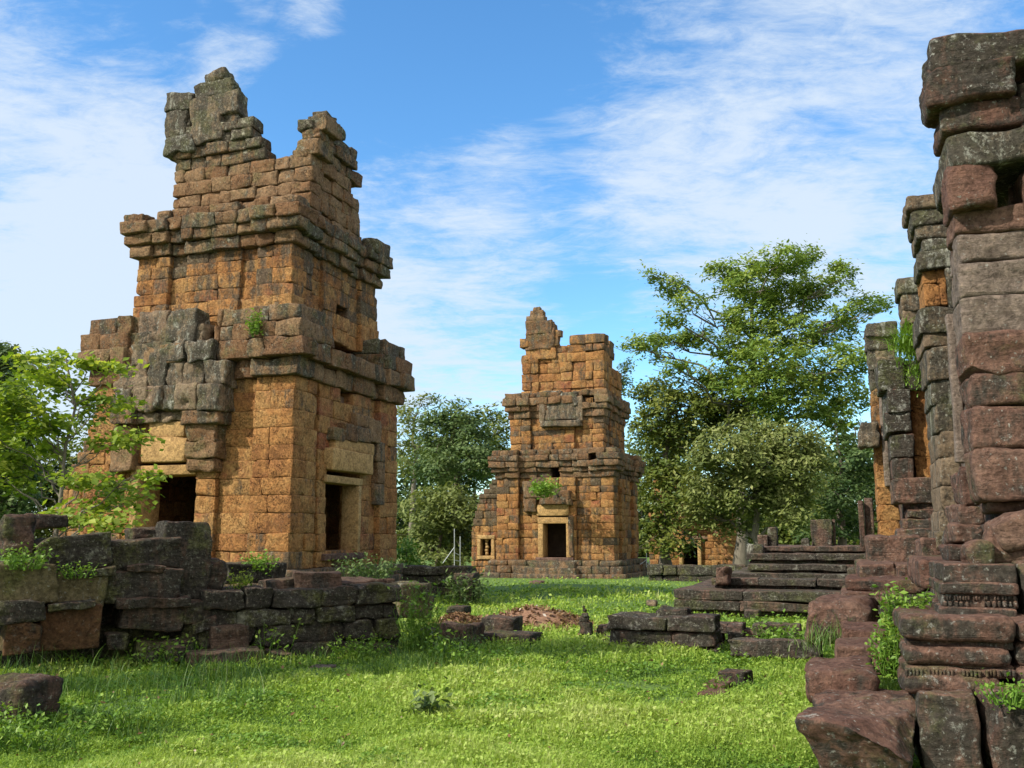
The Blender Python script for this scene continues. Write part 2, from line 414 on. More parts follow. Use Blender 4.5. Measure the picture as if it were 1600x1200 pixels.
def ground():
    def warp(a, b, n_, p): t = np.linspace(-1, 1, n_); return (a + b) / 2 + (b - a) / 2 * np.sign(t) * np.abs(t) ** p
    xs = warp(-600, 600, 220, 3.2)
    t = np.linspace(0, 1, 240); ys = -40 + 60 * t + 900 * t ** 5
    X, Y = np.meshgrid(xs, ys); Z = gz(X, Y)
    v = np.stack([X, Y, Z], 2).reshape(-1, 3)
    r, c = len(ys), len(xs)
    i = (np.arange(r - 1)[:, None] * c + np.arange(c - 1)[None]).ravel()
    o = mesh_obj('ground', v, np.stack([i, i + 1, i + c + 1, i + c], 1), M_GROUND)
    tag(o, kind='structure')


ground()
# ------------------------------------------------------------------ masonry
class Face:
    """a wall face: P base point, u along it, n outwards"""
    def __init__(s, P, u, n): s.P, s.u, s.n = np.array(P, float), np.array(u), np.array(n)
    def hit(s, px, py, off=0.0):
        d = pxdir(px, py); o = np.array([0, 0, CAMZ]); P = s.P + s.n * off
        t = np.dot(P - o, s.n) / np.dot(d, s.n); X = o + d * t
        return float(np.dot(X - s.P, s.u)), float(X[2])
    def block(s, mb, u0, u1, z0, z1, front, depth, **kw):
        """front = how far the outer face stands proud of the plane"""
        c = s.P + s.u * (u0 + u1) / 2 + s.n * (front - depth / 2); c[2] = (z0 + z1) / 2
        ax = np.array([s.u, -s.n, UZ]); ax = ax if np.linalg.det(ax) > 0 else np.array([-s.u, -s.n, UZ])
        yaw = kw.pop('yaw', 0.0); roll = kw.pop('roll', 0.0)
        if yaw or roll:
            c_, s_ = math.cos(yaw), math.sin(yaw); ax = np.array([ax[0] * c_ + ax[1] * s_, -ax[0] * s_ + ax[1] * c_, ax[2]])
            c_, s_ = math.cos(roll), math.sin(roll); ax = np.array([ax[0] * c_ + ax[2] * s_, ax[1], -ax[0] * s_ + ax[2] * c_])
        mb.block(c, ax, ((u1 - u0) / 2, depth / 2, (z1 - z0) / 2), **kw)
    def pxblock(s, mb, x0, y0, x1, y1, front, depth, **kw):
        ua, za = s.hit(x0, y0, front); ub, zb = s.hit(x1, y1, front)
        uc, _ = s.hit(x0, y1, front); ud, zd = s.hit(x1, y0, front)
        ua, ub = (ua + uc) / 2, (ub + ud) / 2; zt, zb = (za + zd) / 2, (zb + s.hit(x0, y1, front)[1]) / 2
        s.block(mb, min(ua, ub), max(ua, ub), min(zt, zb), max(zt, zb), front, depth, **kw)


def run(mb, face, a, b, z0, z1, off, t, wr, k, holes=(), top=None, lich=None, amp=0.012, r=0.03, drop=0.0, jit=0.022):
    """one course of blocks along a face between a and b"""
    spans = [(a, b)]
    zm = (z0 + z1) / 2
    for (h0, h1, hz0, hz1) in holes:
        if hz0 < zm < hz1:
            ns = []
            for (p, q) in spans:
                if h1 <= p or h0 >= q: ns.append((p, q)); continue
                if h0 > p: ns.append((p, h0))
                if h1 < q: ns.append((h1, q))
            spans = ns
    for (p, q) in spans:
        u = p
        while u < q - 1e-4:
            w_ = rnd.uniform(*wr)
            if q - u - w_ < wr[0] * 0.6: w_ = q - u
            if q - u > wr[1] * 1.3 or True: e = min(q, u + w_)
            um = (u + e) / 2
            keep = top is None or zm < top(um)
            if keep and not (drop and rnd.random() < drop):
                lv = lich(um, zm) if lich else 0.0
                j = rnd.uniform(-jit, jit)
                face.block(mb, u - 0.004, e + 0.004, z0 - 0.003 + rnd.uniform(-.004, .004), z1 + 0.004, off + j, t + j, k=k, r=r * rnd.uniform(.7, 1.5), amp=amp,
                           lich=lv + rnd.uniform(-.15, .15), yaw=rnd.uniform(-.012, .012))
            u = e


def faces_of(Pc, La, Lb):
    return [Face(Pc, UL, -UR), Face(Pc, UR, -UL), Face(Pc + UR * Lb, UL, UR), Face(Pc + UL * La, UR, UL)]


def ring(mb, Pc, La, Lb, z0, z1, off, t, i, wr=(0.42, 0.85), k=4, rec=0.0, pier=1.1, bay=None, bay_off=0.0, holes=None, tops=None, lich=None, **kw):
    """one course right round a square storey, its corners bonded alternately"""
    if off:
        Pc = Pc - UL * off - UR * off; La, Lb = La + 2 * off, Lb + 2 * off
    for f, F in enumerate(faces_of(Pc, La, Lb)):
        L = La if f in (0, 2) else Lb
        a, b = (0, L) if (f % 2) == (i % 2) else (t, L - t)
        hs = [(h0 + off, h1 + off, q0, q1) for (h0, h1, q0, q1) in (holes or {}).get(f, [])]
        tp = (tops or {}).get(f)
        lf = (lambda u, z, f=f: lich(f, u, z)) if lich else None
        args = dict(k=k, holes=hs, top=tp, lich=lf, **kw)
        if rec:
            pr = pier + off
            segs = [(a, pr, 0.0), (L - pr, b, 0.0)]
            bb = (bay or {}).get(f)
            if bb: segs += [(pr, bb[0] + off, -rec), (bb[0] + off, bb[1] + off, bay_off), (bb[1] + off, L - pr, -rec)]
            else: segs += [(pr, L - pr, -rec)]
            for (p, q, o) in segs:
                if q > p + 0.05: run(mb, F, p, q, z0, z1, o, t, wr, **args)
        else:
            run(mb, F, a, b, z0, z1, 0.0, t, wr, **args)


def courses(z0, z1, h):
    """uneven course heights"""
    n_ = max(1, round((z1 - z0) / h)); c = np.cumsum([rnd.uniform(.8, 1.2) for _ in range(n_)]); c = np.concatenate([[0], c / c[-1]])
    z = z0 + c * (z1 - z0); return list(zip(z[:-1], z[1:]))


def slab(mb, P, La, Lb, z0, z1, inset=0.0, **kw):
    c = P + UL * La / 2 + UR * Lb / 2; c = np.array([c[0], c[1], (z0 + z1) / 2])
    mb.block(c, np.array([-UL, UR, UZ]), (La / 2 - inset, Lb / 2 - inset, (z1 - z0) / 2), **kw)


def doorway(parent, F, u0, u1, z0, z1, fr=0.2, depth=0.9, front=0.04, lint=None, mat=None, k=4, jambs=(True, True)):
    """jambs, lintel and sill of squared sandstone round an opening"""
    mat = mat or M_YEL
    d = MB(); kw = dict(k=k, r=0.02, amp=0.008)
    if jambs[0]: F.block(d, u0 - fr, u0, z0, z1, front, depth, **kw)
    if jambs[1]: F.block(d, u1, u1 + fr, z0, z1, front, depth, **kw)
    F.block(d, u0 - fr - .02, u1 + fr + .02, z1, z1 + fr * 1.15, front + .015, depth, **kw)
    o = d.build('door_frame', mat, parent)
    s_ = MB(); F.block(s_, u0 - fr - .1, u1 + fr + .1, z0 - 0.16, z0, front + 0.08, depth, k=k, r=0.025, amp=0.01, tone=.4)
    s_.build('sill', M_STEP, o)
    return o


# ------------------------------------------------------------------ near laterite tower
def near_tower():
    D = 22.0
    P = at(452, 840, D); P[2] = 0
    La, Lb = 5.75, 5.6
    root = empty('laterite_tower', tuple(P + UL * 2.8 + UR * 2.8 + np.array([0, 0, .4])), 'tall orange laterite tower close on the left with two broken peaks and two doorways', 'tower', 'ruined laterite towers')
    F = faces_of(P, La, Lb)
    zb, zc0, zc1 = zp(890, D), zp(585, D), zp(474, D)
    zc2, zc3 = zp(378, 22.6), zp(312, 22.6)
    z3 = zp(238, 23.0)
    # openings
    uA0 = F[0].hit(293, 760)[0]; uA1 = F[0].hit(216, 760)[0]; zA1 = F[0].hit(260, 742)[1]
    uB0 = F[1].hit(513, 800)[0]; uB1 = F[1].hit(559, 800)[0]; zB1 = F[1].hit(545, 757)[1]
    zs = F[1].hit(540, 864)[1]
    w0, wz1 = F[1].hit(536, 613); w1, wz0 = F[1].hit(556, 640)
    holes = {0: [(uA0 - .2, uA1 + .22, zs - .1, zA1 + .24)], 1: [(uB0 - .05, uB1 + .2, zs - .1, zB1 + .24), (w0, w1, wz0, wz1)], }
    bay = {0: (uA0 - .75, uA1 + .9), 1: (uB0 - .45, uB1 + .75), 2: (1.7, 3.9), 3: (1.7, 3.9)}

    def lich1(f, u, z):
        t = (z - zb) / (zc1 - zb); v = -0.25 + 0.55 * max(0, t - .5) * 2
        if z > zc0 - .1: v += 0.12
        if f == 1 and u > 3.6: v += 0.15
        if rnd.random() < .16: v += rnd.uniform(.2, .6)
        return v
    m = MB(); i = 0
    for (a, b) in courses(zb, zc0, 0.41):
        t = (a - zb) / (zc0 - zb)
        ring(m, P, La, Lb, a, b, 0.03 - 0.06 * t, 0.62, i, rec=0.17, pier=1.08, bay=bay, bay_off=-.05, holes=holes, lich=lich1, k=6, r=0.02, amp=0.016, wr=(.5, 1.1), jit=.022); i += 1
    m.build('wall', M_LAT, root)
    pl = MB(); i = 0
    for (a, b), o in zip(courses(zb - .85, zb, 0.29), (.42, .34, .22)):
        ring(pl, P, La, Lb, a, b, o, 0.8, i, wr=(.5, .95), k=4, r=0.045, amp=0.025, lich=lambda f, u, z: .45); i += 1
    pl.build('plinth', M_LATOLD, root)
    c = MB()
    prof = (.12, .34, .27, .15)
    for j, (a, b) in enumerate(courses(zc0, zc1, (zc1 - zc0) / 4)):
        ring(c, P, La, Lb, a, b, prof[j], 0.7 + prof[j], j, rec=0.16, pier=1.15, bay=bay, bay_off=-.1, lich=lich1, k=5, r=0.035, amp=0.035, jit=.05, wr=(.5, 1.1), drop=.08 if j > 2 else .02,
             holes={1: [(w0, w1, wz0, wz1), (1.6, 4.2, zc0 + .8, zc1 + 1)], 0: [(2.2, 3.9, zc0 + .9, zc1 + 1)]})
    c.build('cornice', M_LATOLD, root)
    # second storey
    P2 = P + UL * .5 + UR * .5; L2 = 4.6
    F2 = faces_of(P2, L2, L2)
    m = MB(); i = 0
    bay2 = {0: (1.5, 3.1), 1: (1.6, 3.0), 2: (1.5, 3.1), 3: (1.5, 3.1)}
    n0, nz1 = F2[1].hit(527, 463); n1, nz0 = F2[1].hit(548, 492)
    lich2 = lambda f, u, z: 0.02 + .35 * max(0, (z - zc1) / (zc2 - zc1)) + (rnd.uniform(.2, .5) if rnd.random() < .18 else 0)
    for (a, b) in courses(zc1 - .35, zc2, 0.34):
        t = max(0, (a - zc1) / (zc2 - zc1))
        ring(m, P2, L2, L2, a, b, .04 - .08 * t, 0.55, i, rec=0.13, pier=1.0, bay=bay2, bay_off=-.04, lich=lich2, k=6, r=0.02, amp=0.018, wr=(.48, 1.0), jit=.025, holes={1: [(n0, n1, nz0, nz1)]}); i += 1
    m.build('wall', M_LAT, root)
    c = MB(); prof = (.12, .26, .34, .18)
    for j, (a, b) in enumerate(courses(zc2, zc3 + .1, (zc3 + .1 - zc2) / 4)):
        def tp(u, z0=zc2, z1=zc3): return z1 + .15 - .35 * max(0, (u - 2.6) / 2.2)
        ring(c, P2, L2, L2, a, b, prof[j], 0.62 + prof[j], j, rec=0.12, pier=1.05, bay=bay2, bay_off=-.03, k=5, r=0.035, amp=0.038, jit=.05, wr=(.5, 1.05),
             lich=lambda f, u, z: .25 + .25 * (f == 1) + rnd.uniform(-.2, .3), drop=.06 if j > 2 else .0, tops={1: tp, 0: None})
    c.build('cornice', M_LATOLD, root)
    # third storey with its two surviving peaks
    P3 = P + UL * .33 + UR * .95; La3, Lb3 = 4.15, 2.65
    F3 = faces_of(P3, La3, Lb3)
    def prof_px(F_, pts):
        us = [F_.hit(x, y)[0] for x, y in pts]; zz = [F_.hit(x, y)[1] for x, y in pts]
        o = np.argsort(us); us = np.array(us)[o]; zz = np.array(zz)[o]
        return lambda u: float(np.interp(u, us, zz))
    tA = prof_px(F3[0], [(505, 178), (489, 196), (484, 214), (470, 218), (462, 236), (440, 240), (418, 236), (410, 218), (392, 200), (374, 185), (368, 178), (300, 160), (262, 146), (240, 146)])
    tB = prof_px(F3[1], [(458, 245), (463, 236), (470, 214), (487, 204), (489, 178), (508, 178), (530, 192), (535, 214), (556, 236), (562, 262), (580, 290)])
    tops = {0: tA, 1: tB, 2: lambda u: z3 - .9 + .3 * math.sin(u * 3), 3: lambda u: z3 + 1.6 - u * .9}
    m = MB(); i = 0
    ztop = F3[0].hit(330, 140)[1]
    for (a, b) in courses(zc3 - .3, ztop, 0.33):
        o = 0.0 if a < z3 + .25 else (.10 if a < z3 + .95 else .04)
        ring(m, P3, La3, Lb3, a, b, o if a > z3 else 0, 0.5, i, wr=(.35, .75), lich=lambda f, u, z: (.12 if z < z3 else .5 + .3 * (z > z3 + .7)), k=5, r=0.035, amp=0.034, tops=tops, jit=.045); i += 1
    for (x0, y0, x1, y1) in ((462, 214, 498, 241), (471, 201, 500, 216), (487, 177, 510, 203), (455, 232, 480, 246)):
        F3[0].pxblock(m, x0, y0, x1, y1, .03, .8, k=8, r=.035, amp=.03, lich=.4)
    m.build('wall', M_LATOLD, root)
    # dark pointed stone on the left peak, small corner knob
    g = MB()
    for (x0, y0, x1, y1, fr, dp, ro) in ((318, 108, 352, 130, .10, .45, .12), (304, 124, 362, 150, .12, .5, .05), (297, 145, 371, 182, .12, .5, 0), (258, 143, 300, 172, .16, .5, -.05), (256, 170, 290, 212, .14, .5, 0), (255, 208, 300, 238, .2, .6, 0), (296, 176, 346, 222, .15, .5, .1)):
        F3[0].pxblock(g, x0, y0, x1, y1, fr, dp, k=9, r=.05, amp=.045, lich=rnd.uniform(.45, .95), tone=rnd.uniform(.2, .9), roll=ro)
    g.build('pediment', M_GREY, root)
    # corner antefixes of the second cornice
    a_ = MB(); F2[0].pxblock(a_, 190, 333, 222, 358, .38, .5, k=8, r=.05, amp=.04, lich=.5); a_.build('antefix', M_LATOLD, root); a_ = MB()
    F2[1].pxblock(a_, 588, 376, 612, 400, .38, .5, k=5, r=.08, amp=.03, lich=.6)
    a_.build('antefix', M_LATOLD, root)
    # grey carved pediment over the left door
    g = MB(); kw = dict(k=9, r=.045, amp=.045)
    for (x0, y0, x1, y1, fr, dp, li, tn) in (
            (215, 486, 262, 538, .30, .6, .9, .5), (258, 482, 306, 536, .33, .6, .8, .3), (305, 505, 318, 534, .2, .5, .5, .5),
            (204, 535, 250, 568, .36, .7, .7, .6), (248, 532, 330, 564, .40, .7, .7, .8), (176, 588, 230, 612, .34, .7, .4, .7), (186, 564, 232, 606, .32, .7, .5, .9),
            (230, 562, 286, 604, .42, .7, .8, .2), (284, 560, 352, 602, .42, .7, .7, .4), (176, 606, 230, 642, .40, .7, .4, .9),
            (228, 600, 280, 641, .44, .7, .6, .7), (270, 597, 342, 640, .54, .8, .8, .5), (206, 642, 288, 660, .26, .6, -.4, .5)):
        nsub = max(1, round((x1 - x0) / 34))
        for q in range(nsub):
            xa, xb = x0 + (x1 - x0) * q / nsub, x0 + (x1 - x0) * (q + 1) / nsub
            F[0].pxblock(g, xa, y0 + rnd.uniform(-2, 2), xb, y1 + rnd.uniform(-1, 2), fr - .10 + rnd.uniform(-.07, .04), dp, lich=li * .6 + rnd.uniform(-.35, .35), tone=min(1, max(0, tn + rnd.uniform(-.4, .4))), **kw)
    g.build('pediment', M_GREY, root)
    pc = MB()
    for row in ((281, 640, 340, 662, .36, .5), (288, 660, 338, 690, .22, .3), (288, 688, 336, 718, .24, .1), (290, 716, 334, 737, .16, .0),
                                     None, (170, 640, 206, 662, .36, .5), (172, 660, 204, 690, .22, .3), (172, 688, 206, 737, .22, .1), None):
        if row is None: pc.build('pilaster_capital', M_LATOLD, root); pc = MB(); continue
        x0, y0, x1, y1, fr, li = row; F[0].pxblock(pc, x0, y0, x1, y1, fr, .7, lich=li, k=8, r=.04, amp=.035)
    doorway(root, F[0], uA0, uA1, zs, zA1, fr=.2, depth=.85, front=.03, jambs=(False, True))
    l = MB(); F[0].pxblock(l, 220, 682, 289, 722, .10, .6, k=5, r=.03, amp=.01, tone=.55, lich=-.5); F[0].pxblock(l, 232, 659, 288, 683, .05, .6, k=5, r=.03, amp=.01, lich=-.4)
    l.build('lintel', M_YEL, root)
    d = doorway(root, F[1], uB0, uB1, zs, zB1, fr=.16, depth=.5, front=.02, jambs=(False, True))
    l = MB(); F[1].pxblock(l, 520, 705, 584, 738, .16, .5, k=5, r=.03, amp=.012, tone=.5, lich=-.4); F[1].pxblock(l, 524, 688, 586, 707, .10, .5, k=5, r=.03, amp=.012, lich=-.3)
    l.build('lintel', M_YEL, root)
    g = MB()
    for (x0, y0, x1, y1, fr) in ((522, 668, 541, 690, .12), (540, 662, 560, 690, .15), (558, 648, 578, 668, .10), (559, 667, 580, 691, .14), (578, 655, 597, 692, .10), (590, 690, 602, 722, .05), (591, 722, 602, 756, .03), (590, 756, 602, 790, .04)):
        F[1].pxblock(g, x0, y0, x1, y1, fr, .5, k=7, r=.03, amp=.025, lich=rnd.uniform(.1, .6))
    g.build('pediment', M_LATOLD, root)
    # chamber: floor, and an added slab overhead that blocks light from the open top
    q = MB(); slab(q, P, La, Lb, zc0 - .4, zc0 - .1, .35, k=3, r=.02, amp=0); slab(q, P, La, Lb, zs - .5, zs - .12, .3, k=3, r=.02, amp=0)
    cz = P + UL * 2.6 + UR * 3.2; q.block((cz[0], cz[1], (zs + zc0) / 2), np.array([-UL, UR, UZ]), (1.3, .25, (zc0 - zs) / 2), k=3, amp=0)
    cz = P + UL * 3.3 + UR * 2.6; q.block((cz[0], cz[1], (zs + zc0) / 2), np.array([-UL, UR, UZ]), (.25, 1.3, (zc0 - zs) / 2), k=3, amp=0)
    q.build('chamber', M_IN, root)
    # low annex beyond the left corner
    PA = P + UL * 5.5 + UR * 0.55
    FA = faces_of(PA, 1.7, 3.4)
    m = MB(); i = 0
    for (a, b) in courses(zb - .6, zp(662, 24), .36):
        t = (a - zb) / 3
        for f in (0, 1, 2, 3):
            pass
        ring(m, PA, 1.75 - 1.15 * max(0, (t - .45) / .8), 3.4, a, b, 0, .45, i, k=4, r=.04, amp=.02, lich=lambda f, u, z: .2); i += 1
    m.build('side_wall', M_LAT, root)
    return root


T1 = near_tower()


# ------------------------------------------------------------------ farther laterite tower
def far_tower():
    D = 42.8
    P = at(960, 840, D); P[2] = 0
    La = Lb = 5.5
    root = empty('laterite_tower', tuple(P + UL * 2.75 + UR * 2.75), 'farther orange laterite tower with one square black doorway, standing on the lawn in the middle', 'tower', 'ruined laterite towers')
    F = faces_of(P, La, Lb)
    zg = zp(906, D) - .1
    zb, zc0, zc1 = zp(876, D), zp(744, D), zp(699, D)
    u0 = F[0].hit(885, 840)[0]; u1 = F[0].hit(849, 840)[0]; zt = F[0].hit(866, 818)[1]; zs = F[0].hit(866, 871)[1]
    w0, wz1 = F[0].hit(873, 727); w1, wz0 = F[0].hit(859, 747)
    holes = {0: [(u0 - .2, u1 + .22, zs - .05, zt + .2), (w0, w1, wz0, wz1)]}
    bay = {f: (1.75, 3.8) for f in range(4)}
    lich1 = lambda f, u, z: -.08 + .5 * max(0, (z - zc0 + 1.2)) * .4 + (rnd.uniform(.2, .6) if rnd.random() < .2 else 0) + (.35 if 1.0 < u < 1.8 and f == 0 else 0)
    m = MB(); i = 0
    for (a, b) in courses(zb, zc0, 0.33):
        ring(m, P, La, Lb, a, b, 0, .6, i, rec=.2, pier=1.05, bay=bay, bay_off=-.02, holes=holes, lich=lich1, k=4, r=.025, amp=.022, wr=(.38, .8), jit=.03); i += 1
    m.build('wall', M_LAT, root)
    c = MB(); prof = (.08, .2, .32, .36, .2)
    for j, (a, b) in enumerate(courses(zc0, zc1, (zc1 - zc0) / 5)):
        ring(c, P, La, Lb, a, b, prof[j], .7 + prof[j], j, rec=.22, pier=1.1, bay={f: (1.9, 3.6) for f in range(4)}, bay_off=-.25, lich=lambda f, u, z: .35, k=4, r=.03, amp=.035, jit=.05, drop=.07 if j > 2 else 0,
             holes={0: [(w0, w1, wz0, wz1)]}, wr=(.4, .8))
    c.build('cornice', M_LATOLD, root)
    pl = MB()
    for j, (a, b) in enumerate(courses(zg - .2, zb, .26)):
        o = (.75, .62, .42, .34, .26, .2)[min(j, 5)]
        ring(pl, P, La, Lb, a, b, o, 1.0, j, wr=(.4, .95), k=3, r=.045, amp=.03, lich=lambda f, u, z: .5)
    # worn steps up to the door
    for j in range(3):
        F[0].block(pl, u0 - .5 - .15 * j, u1 + .5 + .2 * j, zg - .1, zs - .18 - .26 * j, .55 + .3 * j, 1.0, k=5, r=.06, amp=.04, lich=.5)
    pl.build('plinth', M_LATOLD, root)
    P2 = P + UL * .5 + UR * .45; L2 = 4.5; F2 = faces_of(P2, L2, L2)
    zc2, zc3 = zp(652, 44), zp(612, 44)
    m = MB(); i = 0
    for (a, b) in courses(zc1 - .3, zc2, .32):
        ring(m, P2, L2, L2, a, b, 0, .55, i, rec=.14, pier=1.0, bay={f: (1.4, 3.1) for f in range(4)}, bay_off=.02, lich=lambda f, u, z: .12 + (rnd.uniform(.2, .5) if rnd.random() < .2 else 0), k=4, r=.025, amp=.024, wr=(.36, .75), jit=.03); i += 1
    m.build('wall', M_LAT, root)
    c = MB(); prof = (.08, .2, .3, .24)
    for j, (a, b) in enumerate(courses(zc2, zc3, (zc3 - zc2) / 4)):
        ring(c, P2, L2, L2, a, b, prof[j], .6 + prof[j], j, rec=.14, pier=1.0, bay={f: (1.4, 3.1) for f in range(4)}, bay_off=.0, lich=lambda f, u, z: .3, k=4, r=.03, amp=.036, jit=.05, drop=.1 if j > 1 else 0, wr=(.4, .8))
    c.build('cornice', M_LATOLD, root)
    P3 = P + UL * .5 + UR * .6; L3 = 4.0; F3 = faces_of(P3, L3, L3)
    z3 = zp(543, 45)
    def prof_px(F_, pts):
        us = [F_.hit(x, y)[0] for x, y in pts]; zz = [F_.hit(x, y)[1] for x, y in pts]
        o = np.argsort(us); us = np.array(us)[o]; zz = np.array(zz)[o]
        return lambda u: float(np.interp(u, us, zz))
    tA = prof_px(F3[0], [(815, 516), (864, 517), (867, 540), (870, 544), (889, 540), (892, 530), (935, 526), (948, 527), (953, 534), (965, 540)])
    tops = {0: tA, 1: lambda u: z3 + .25 + .12 * math.sin(u * 4) - (1.2 if u > 2.7 else 0), 2: lambda u: z3 - 1.1, 3: lambda u: z3 - .3 - u * .2}
    m = MB(); i = 0
    for (a, b) in courses(zc3 - .2, zp(508, 45), .40):
        ring(m, P3, L3, L3, a, b, .05 if a > z3 - .4 else 0, .5, i, wr=(.45, .95), lich=lambda f, u, z: .08 if z < z3 - .5 else .4, k=4, r=.03, amp=.03, tops=tops, rec=.08, pier=.85, jit=.045); i += 1
    for (x0, y0, x1, y1) in ((821, 542, 846, 562), (845, 543, 868, 561), (822, 524, 864, 546)):
        F3[0].pxblock(m, x0, y0, x1, y1, .02, .7, k=7, r=.03, amp=.025, lich=.2)
    m.build('wall', M_LAT, root)
    g = MB()
    for (x0, y0, x1, y1, fr) in ((820, 520, 866, 546, .14), (821, 500, 862, 522, .16), (821, 492, 850, 508, .1), (828, 484, 848, 497, .05), (832, 479, 843, 488, .02), (848, 505, 866, 530, .05)):
        F3[0].pxblock(g, x0, y0, x1, y1, fr * .5, .6, k=8, r=.04, amp=.04, lich=.35)
    g.build('pediment', M_LATOLD, root, 'pointed grey stone left standing on the broken top')
    g = MB()
    for (x0, y0, x1, y1, fr, li) in ((849, 610, 876, 634, .22, .7), (875, 612, 902, 635, .25, .6), (850, 633, 902, 656, .22, .5), (842, 620, 851, 660, .28, .2), (900, 618, 910, 658, .26, .2), (843, 656, 908, 666, .34, .4)):
        F2[0].pxblock(g, x0, y0, x1, y1, fr, .6, k=7, r=.04, amp=.04, lich=li, tone=.3)
    g.build('pediment', M_GREY, root)
    doorway(root, F[0], u0, u1, zs, zt, fr=.24, depth=.8, front=.06, k=4)
    l = MB()
    F[0].pxblock(l, 838, 788, 888, 806, .10, .6, k=4, r=.03, amp=.015, lich=-.4, tone=.6)
    l.build('lintel', M_YEL, root)
    g = MB()
    for (x0, y0, x1, y1, fr) in ((816, 752, 846, 778, .25), (842, 766, 890, 788, .32), (884, 778, 892, 790, .3), (817, 776, 838, 800, .18), (888, 805, 896, 870, .12)):
        F[0].pxblock(g, x0, y0, x1, y1, fr, .6, k=5, r=.05, amp=.04, lich=.4)
    g.build('pediment', M_LATOLD, root)
    q = MB(); slab(q, P, La, Lb, zc0 - .3, zc0, .35, k=3, r=.02, amp=0); slab(q, P, La, Lb, zs - .5, zs - .1, .3, k=3, r=.02, amp=0)  # upper slab added to shut out daylight from above
    cz = P + UL * 2.7 + UR * 3.0; q.block((cz[0], cz[1], (zs + zc0) / 2), np.array([-UL, UR, UZ]), (1.6, .25, (zc0 - zs) / 2), k=3, amp=0)
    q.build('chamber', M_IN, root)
    # low annex on the left with its own framed window
    PA = P + UL * 5.5 + UR * .3; LAx = 1.35
    FA = Face(PA, UL, -UR)
    x0, zt_ = FA.hit(768, 842); x1, zb_ = FA.hit(751, 868)
    m = MB(); i = 0
    zA = zp(792, 44)
    for (a, b) in courses(zg - .1, zA + .5, .33):
        L_ = LAx - max(0, (a - zg - 2.2)) * .28
        ring(m, PA, L_, 2.6, a, b, 0, .4, i, wr=(.35, .7), k=3, r=.035, amp=.02, holes={0: [(x0 - .12, x1 + .12, zb_ - .1, zt_ + .1)]}, lich=lambda f, u, z: .1 + .5 * (z > zA - .8)); i += 1
    for j in range(5):
        z_ = zA + .4 + .22 * j; FA.block(m, -.1, .95 - .2 * j, z_, z_ + .25, .05, 1.6 - .2 * j, k=4, r=.06, amp=.04, lich=.7)
    sw = m.build('side_wall', M_LAT, root)
    wf = MB(); fr = .17
    FA.block(wf, x0 - fr, x0, zb_, zt_, .05, .4, k=3, r=.02, amp=.01); FA.block(wf, x1, x1 + fr, zb_, zt_, .05, .4, k=3, r=.02, amp=.01)
    FA.block(wf, x0 - fr, x1 + fr, zt_, zt_ + fr, .06, .4, k=3, r=.02, amp=.01); FA.block(wf, x0 - fr, x1 + fr, zb_ - fr, zb_, .06, .4, k=3, r=.02, amp=.01)
    wf.build('window_frame', M_YEL, sw)
    bl = MB()
    um = (x0 + x1) / 2
    for j in range(5):
        h_ = (zt_ - zb_) / 5; FA.block(bl, um - .07 + .03 * (j % 2), um + .1 + .03 * (j % 2), zb_ + j * h_, zb_ + (j + 1) * h_, -.12, .16, k=4, r=.06, amp=.02, tone=.9)
    bl.build('window_baluster', M_YEL, sw)
    return root


T2 = far_tower()


def third_tower():
    D = 62.0
    P = at(1150, 840, D); P[2] = 0
    root = empty('laterite_tower', tuple(P + UL * 2.7 + UR * 2.7), 'low red laterite ruin with a dark doorway, mostly hidden by trees behind the farther tower', 'tower', 'ruined laterite towers')
    F = faces_of(P, 5.6, 5.6)
    zb = zp(886, D) - .3; z1 = zp(800, D)
    u0 = F[0].hit(1090, 860)[0]; u1 = F[0].hit(1066, 860)[0]; zt = F[0].hit(1078, 850)[1]
    m = MB(); i = 0
    tp = lambda u: z1 - 1.2 + .9 * math.sin(u * 1.7 + .5)
    for (a, b) in courses(zb, z1, .36):
        ring(m, P, 5.6, 5.6, a, b, 0, .6, i, rec=.18, pier=1.0, k=3, r=.04, amp=.025, lich=lambda f, u, z: -.2 + (.4 if rnd.random() < .25 else 0), holes={0: [(u0 - .2, u1 + .2, zb, zt + .3)]}, tops={0: tp, 1: tp}); i += 1
    # a taller stump of the inner storey showing between the crowns
    P2 = P + UL * 3.6 + UR * 1.4
    for (a, b) in courses(z1 - 1.5, zp(738, D + 2), .36):
        ring(m, P2, 1.9, 1.9, a, b, 0, .5, i, k=3, r=.04, amp=.025, lich=lambda f, u, z: -.3); i += 1
    m.build('wall', M_LAT, root)
    doorway(root, F[0], u0, u1, zb + .15, zt, fr=.22, depth=.7, front=.05, k=3)
    q = MB(); slab(q, P, 5.6, 5.6, zt + .3, zt + .5, .5, k=3, amp=0); q.build('chamber', M_IN, root)  # slab added over the doorway to keep light out


third_tower()
# ------------------------------------------------------------------ stones measured on the spot
def px_face(px, py, Y, yaw=0.0):
    """a front plane through the point seen at (px, py), yaw 0 = square to the ruins' grid"""
    c, s_ = math.cos(yaw), math.sin(yaw)
    u = -UL * c - UR * s_; n_ = np.cross(u, UZ)
    return Face(at(px, py, Y), u, n_)


def px_block(mb, x0, y0, x1, y1, Y, depth, yaw=0.0, **kw):
    F = px_face((x0 + x1) / 2, (y0 + y1) / 2, Y, yaw)
    F.pxblock(mb, x0, y0, x1, y1, 0.0, depth, **kw)


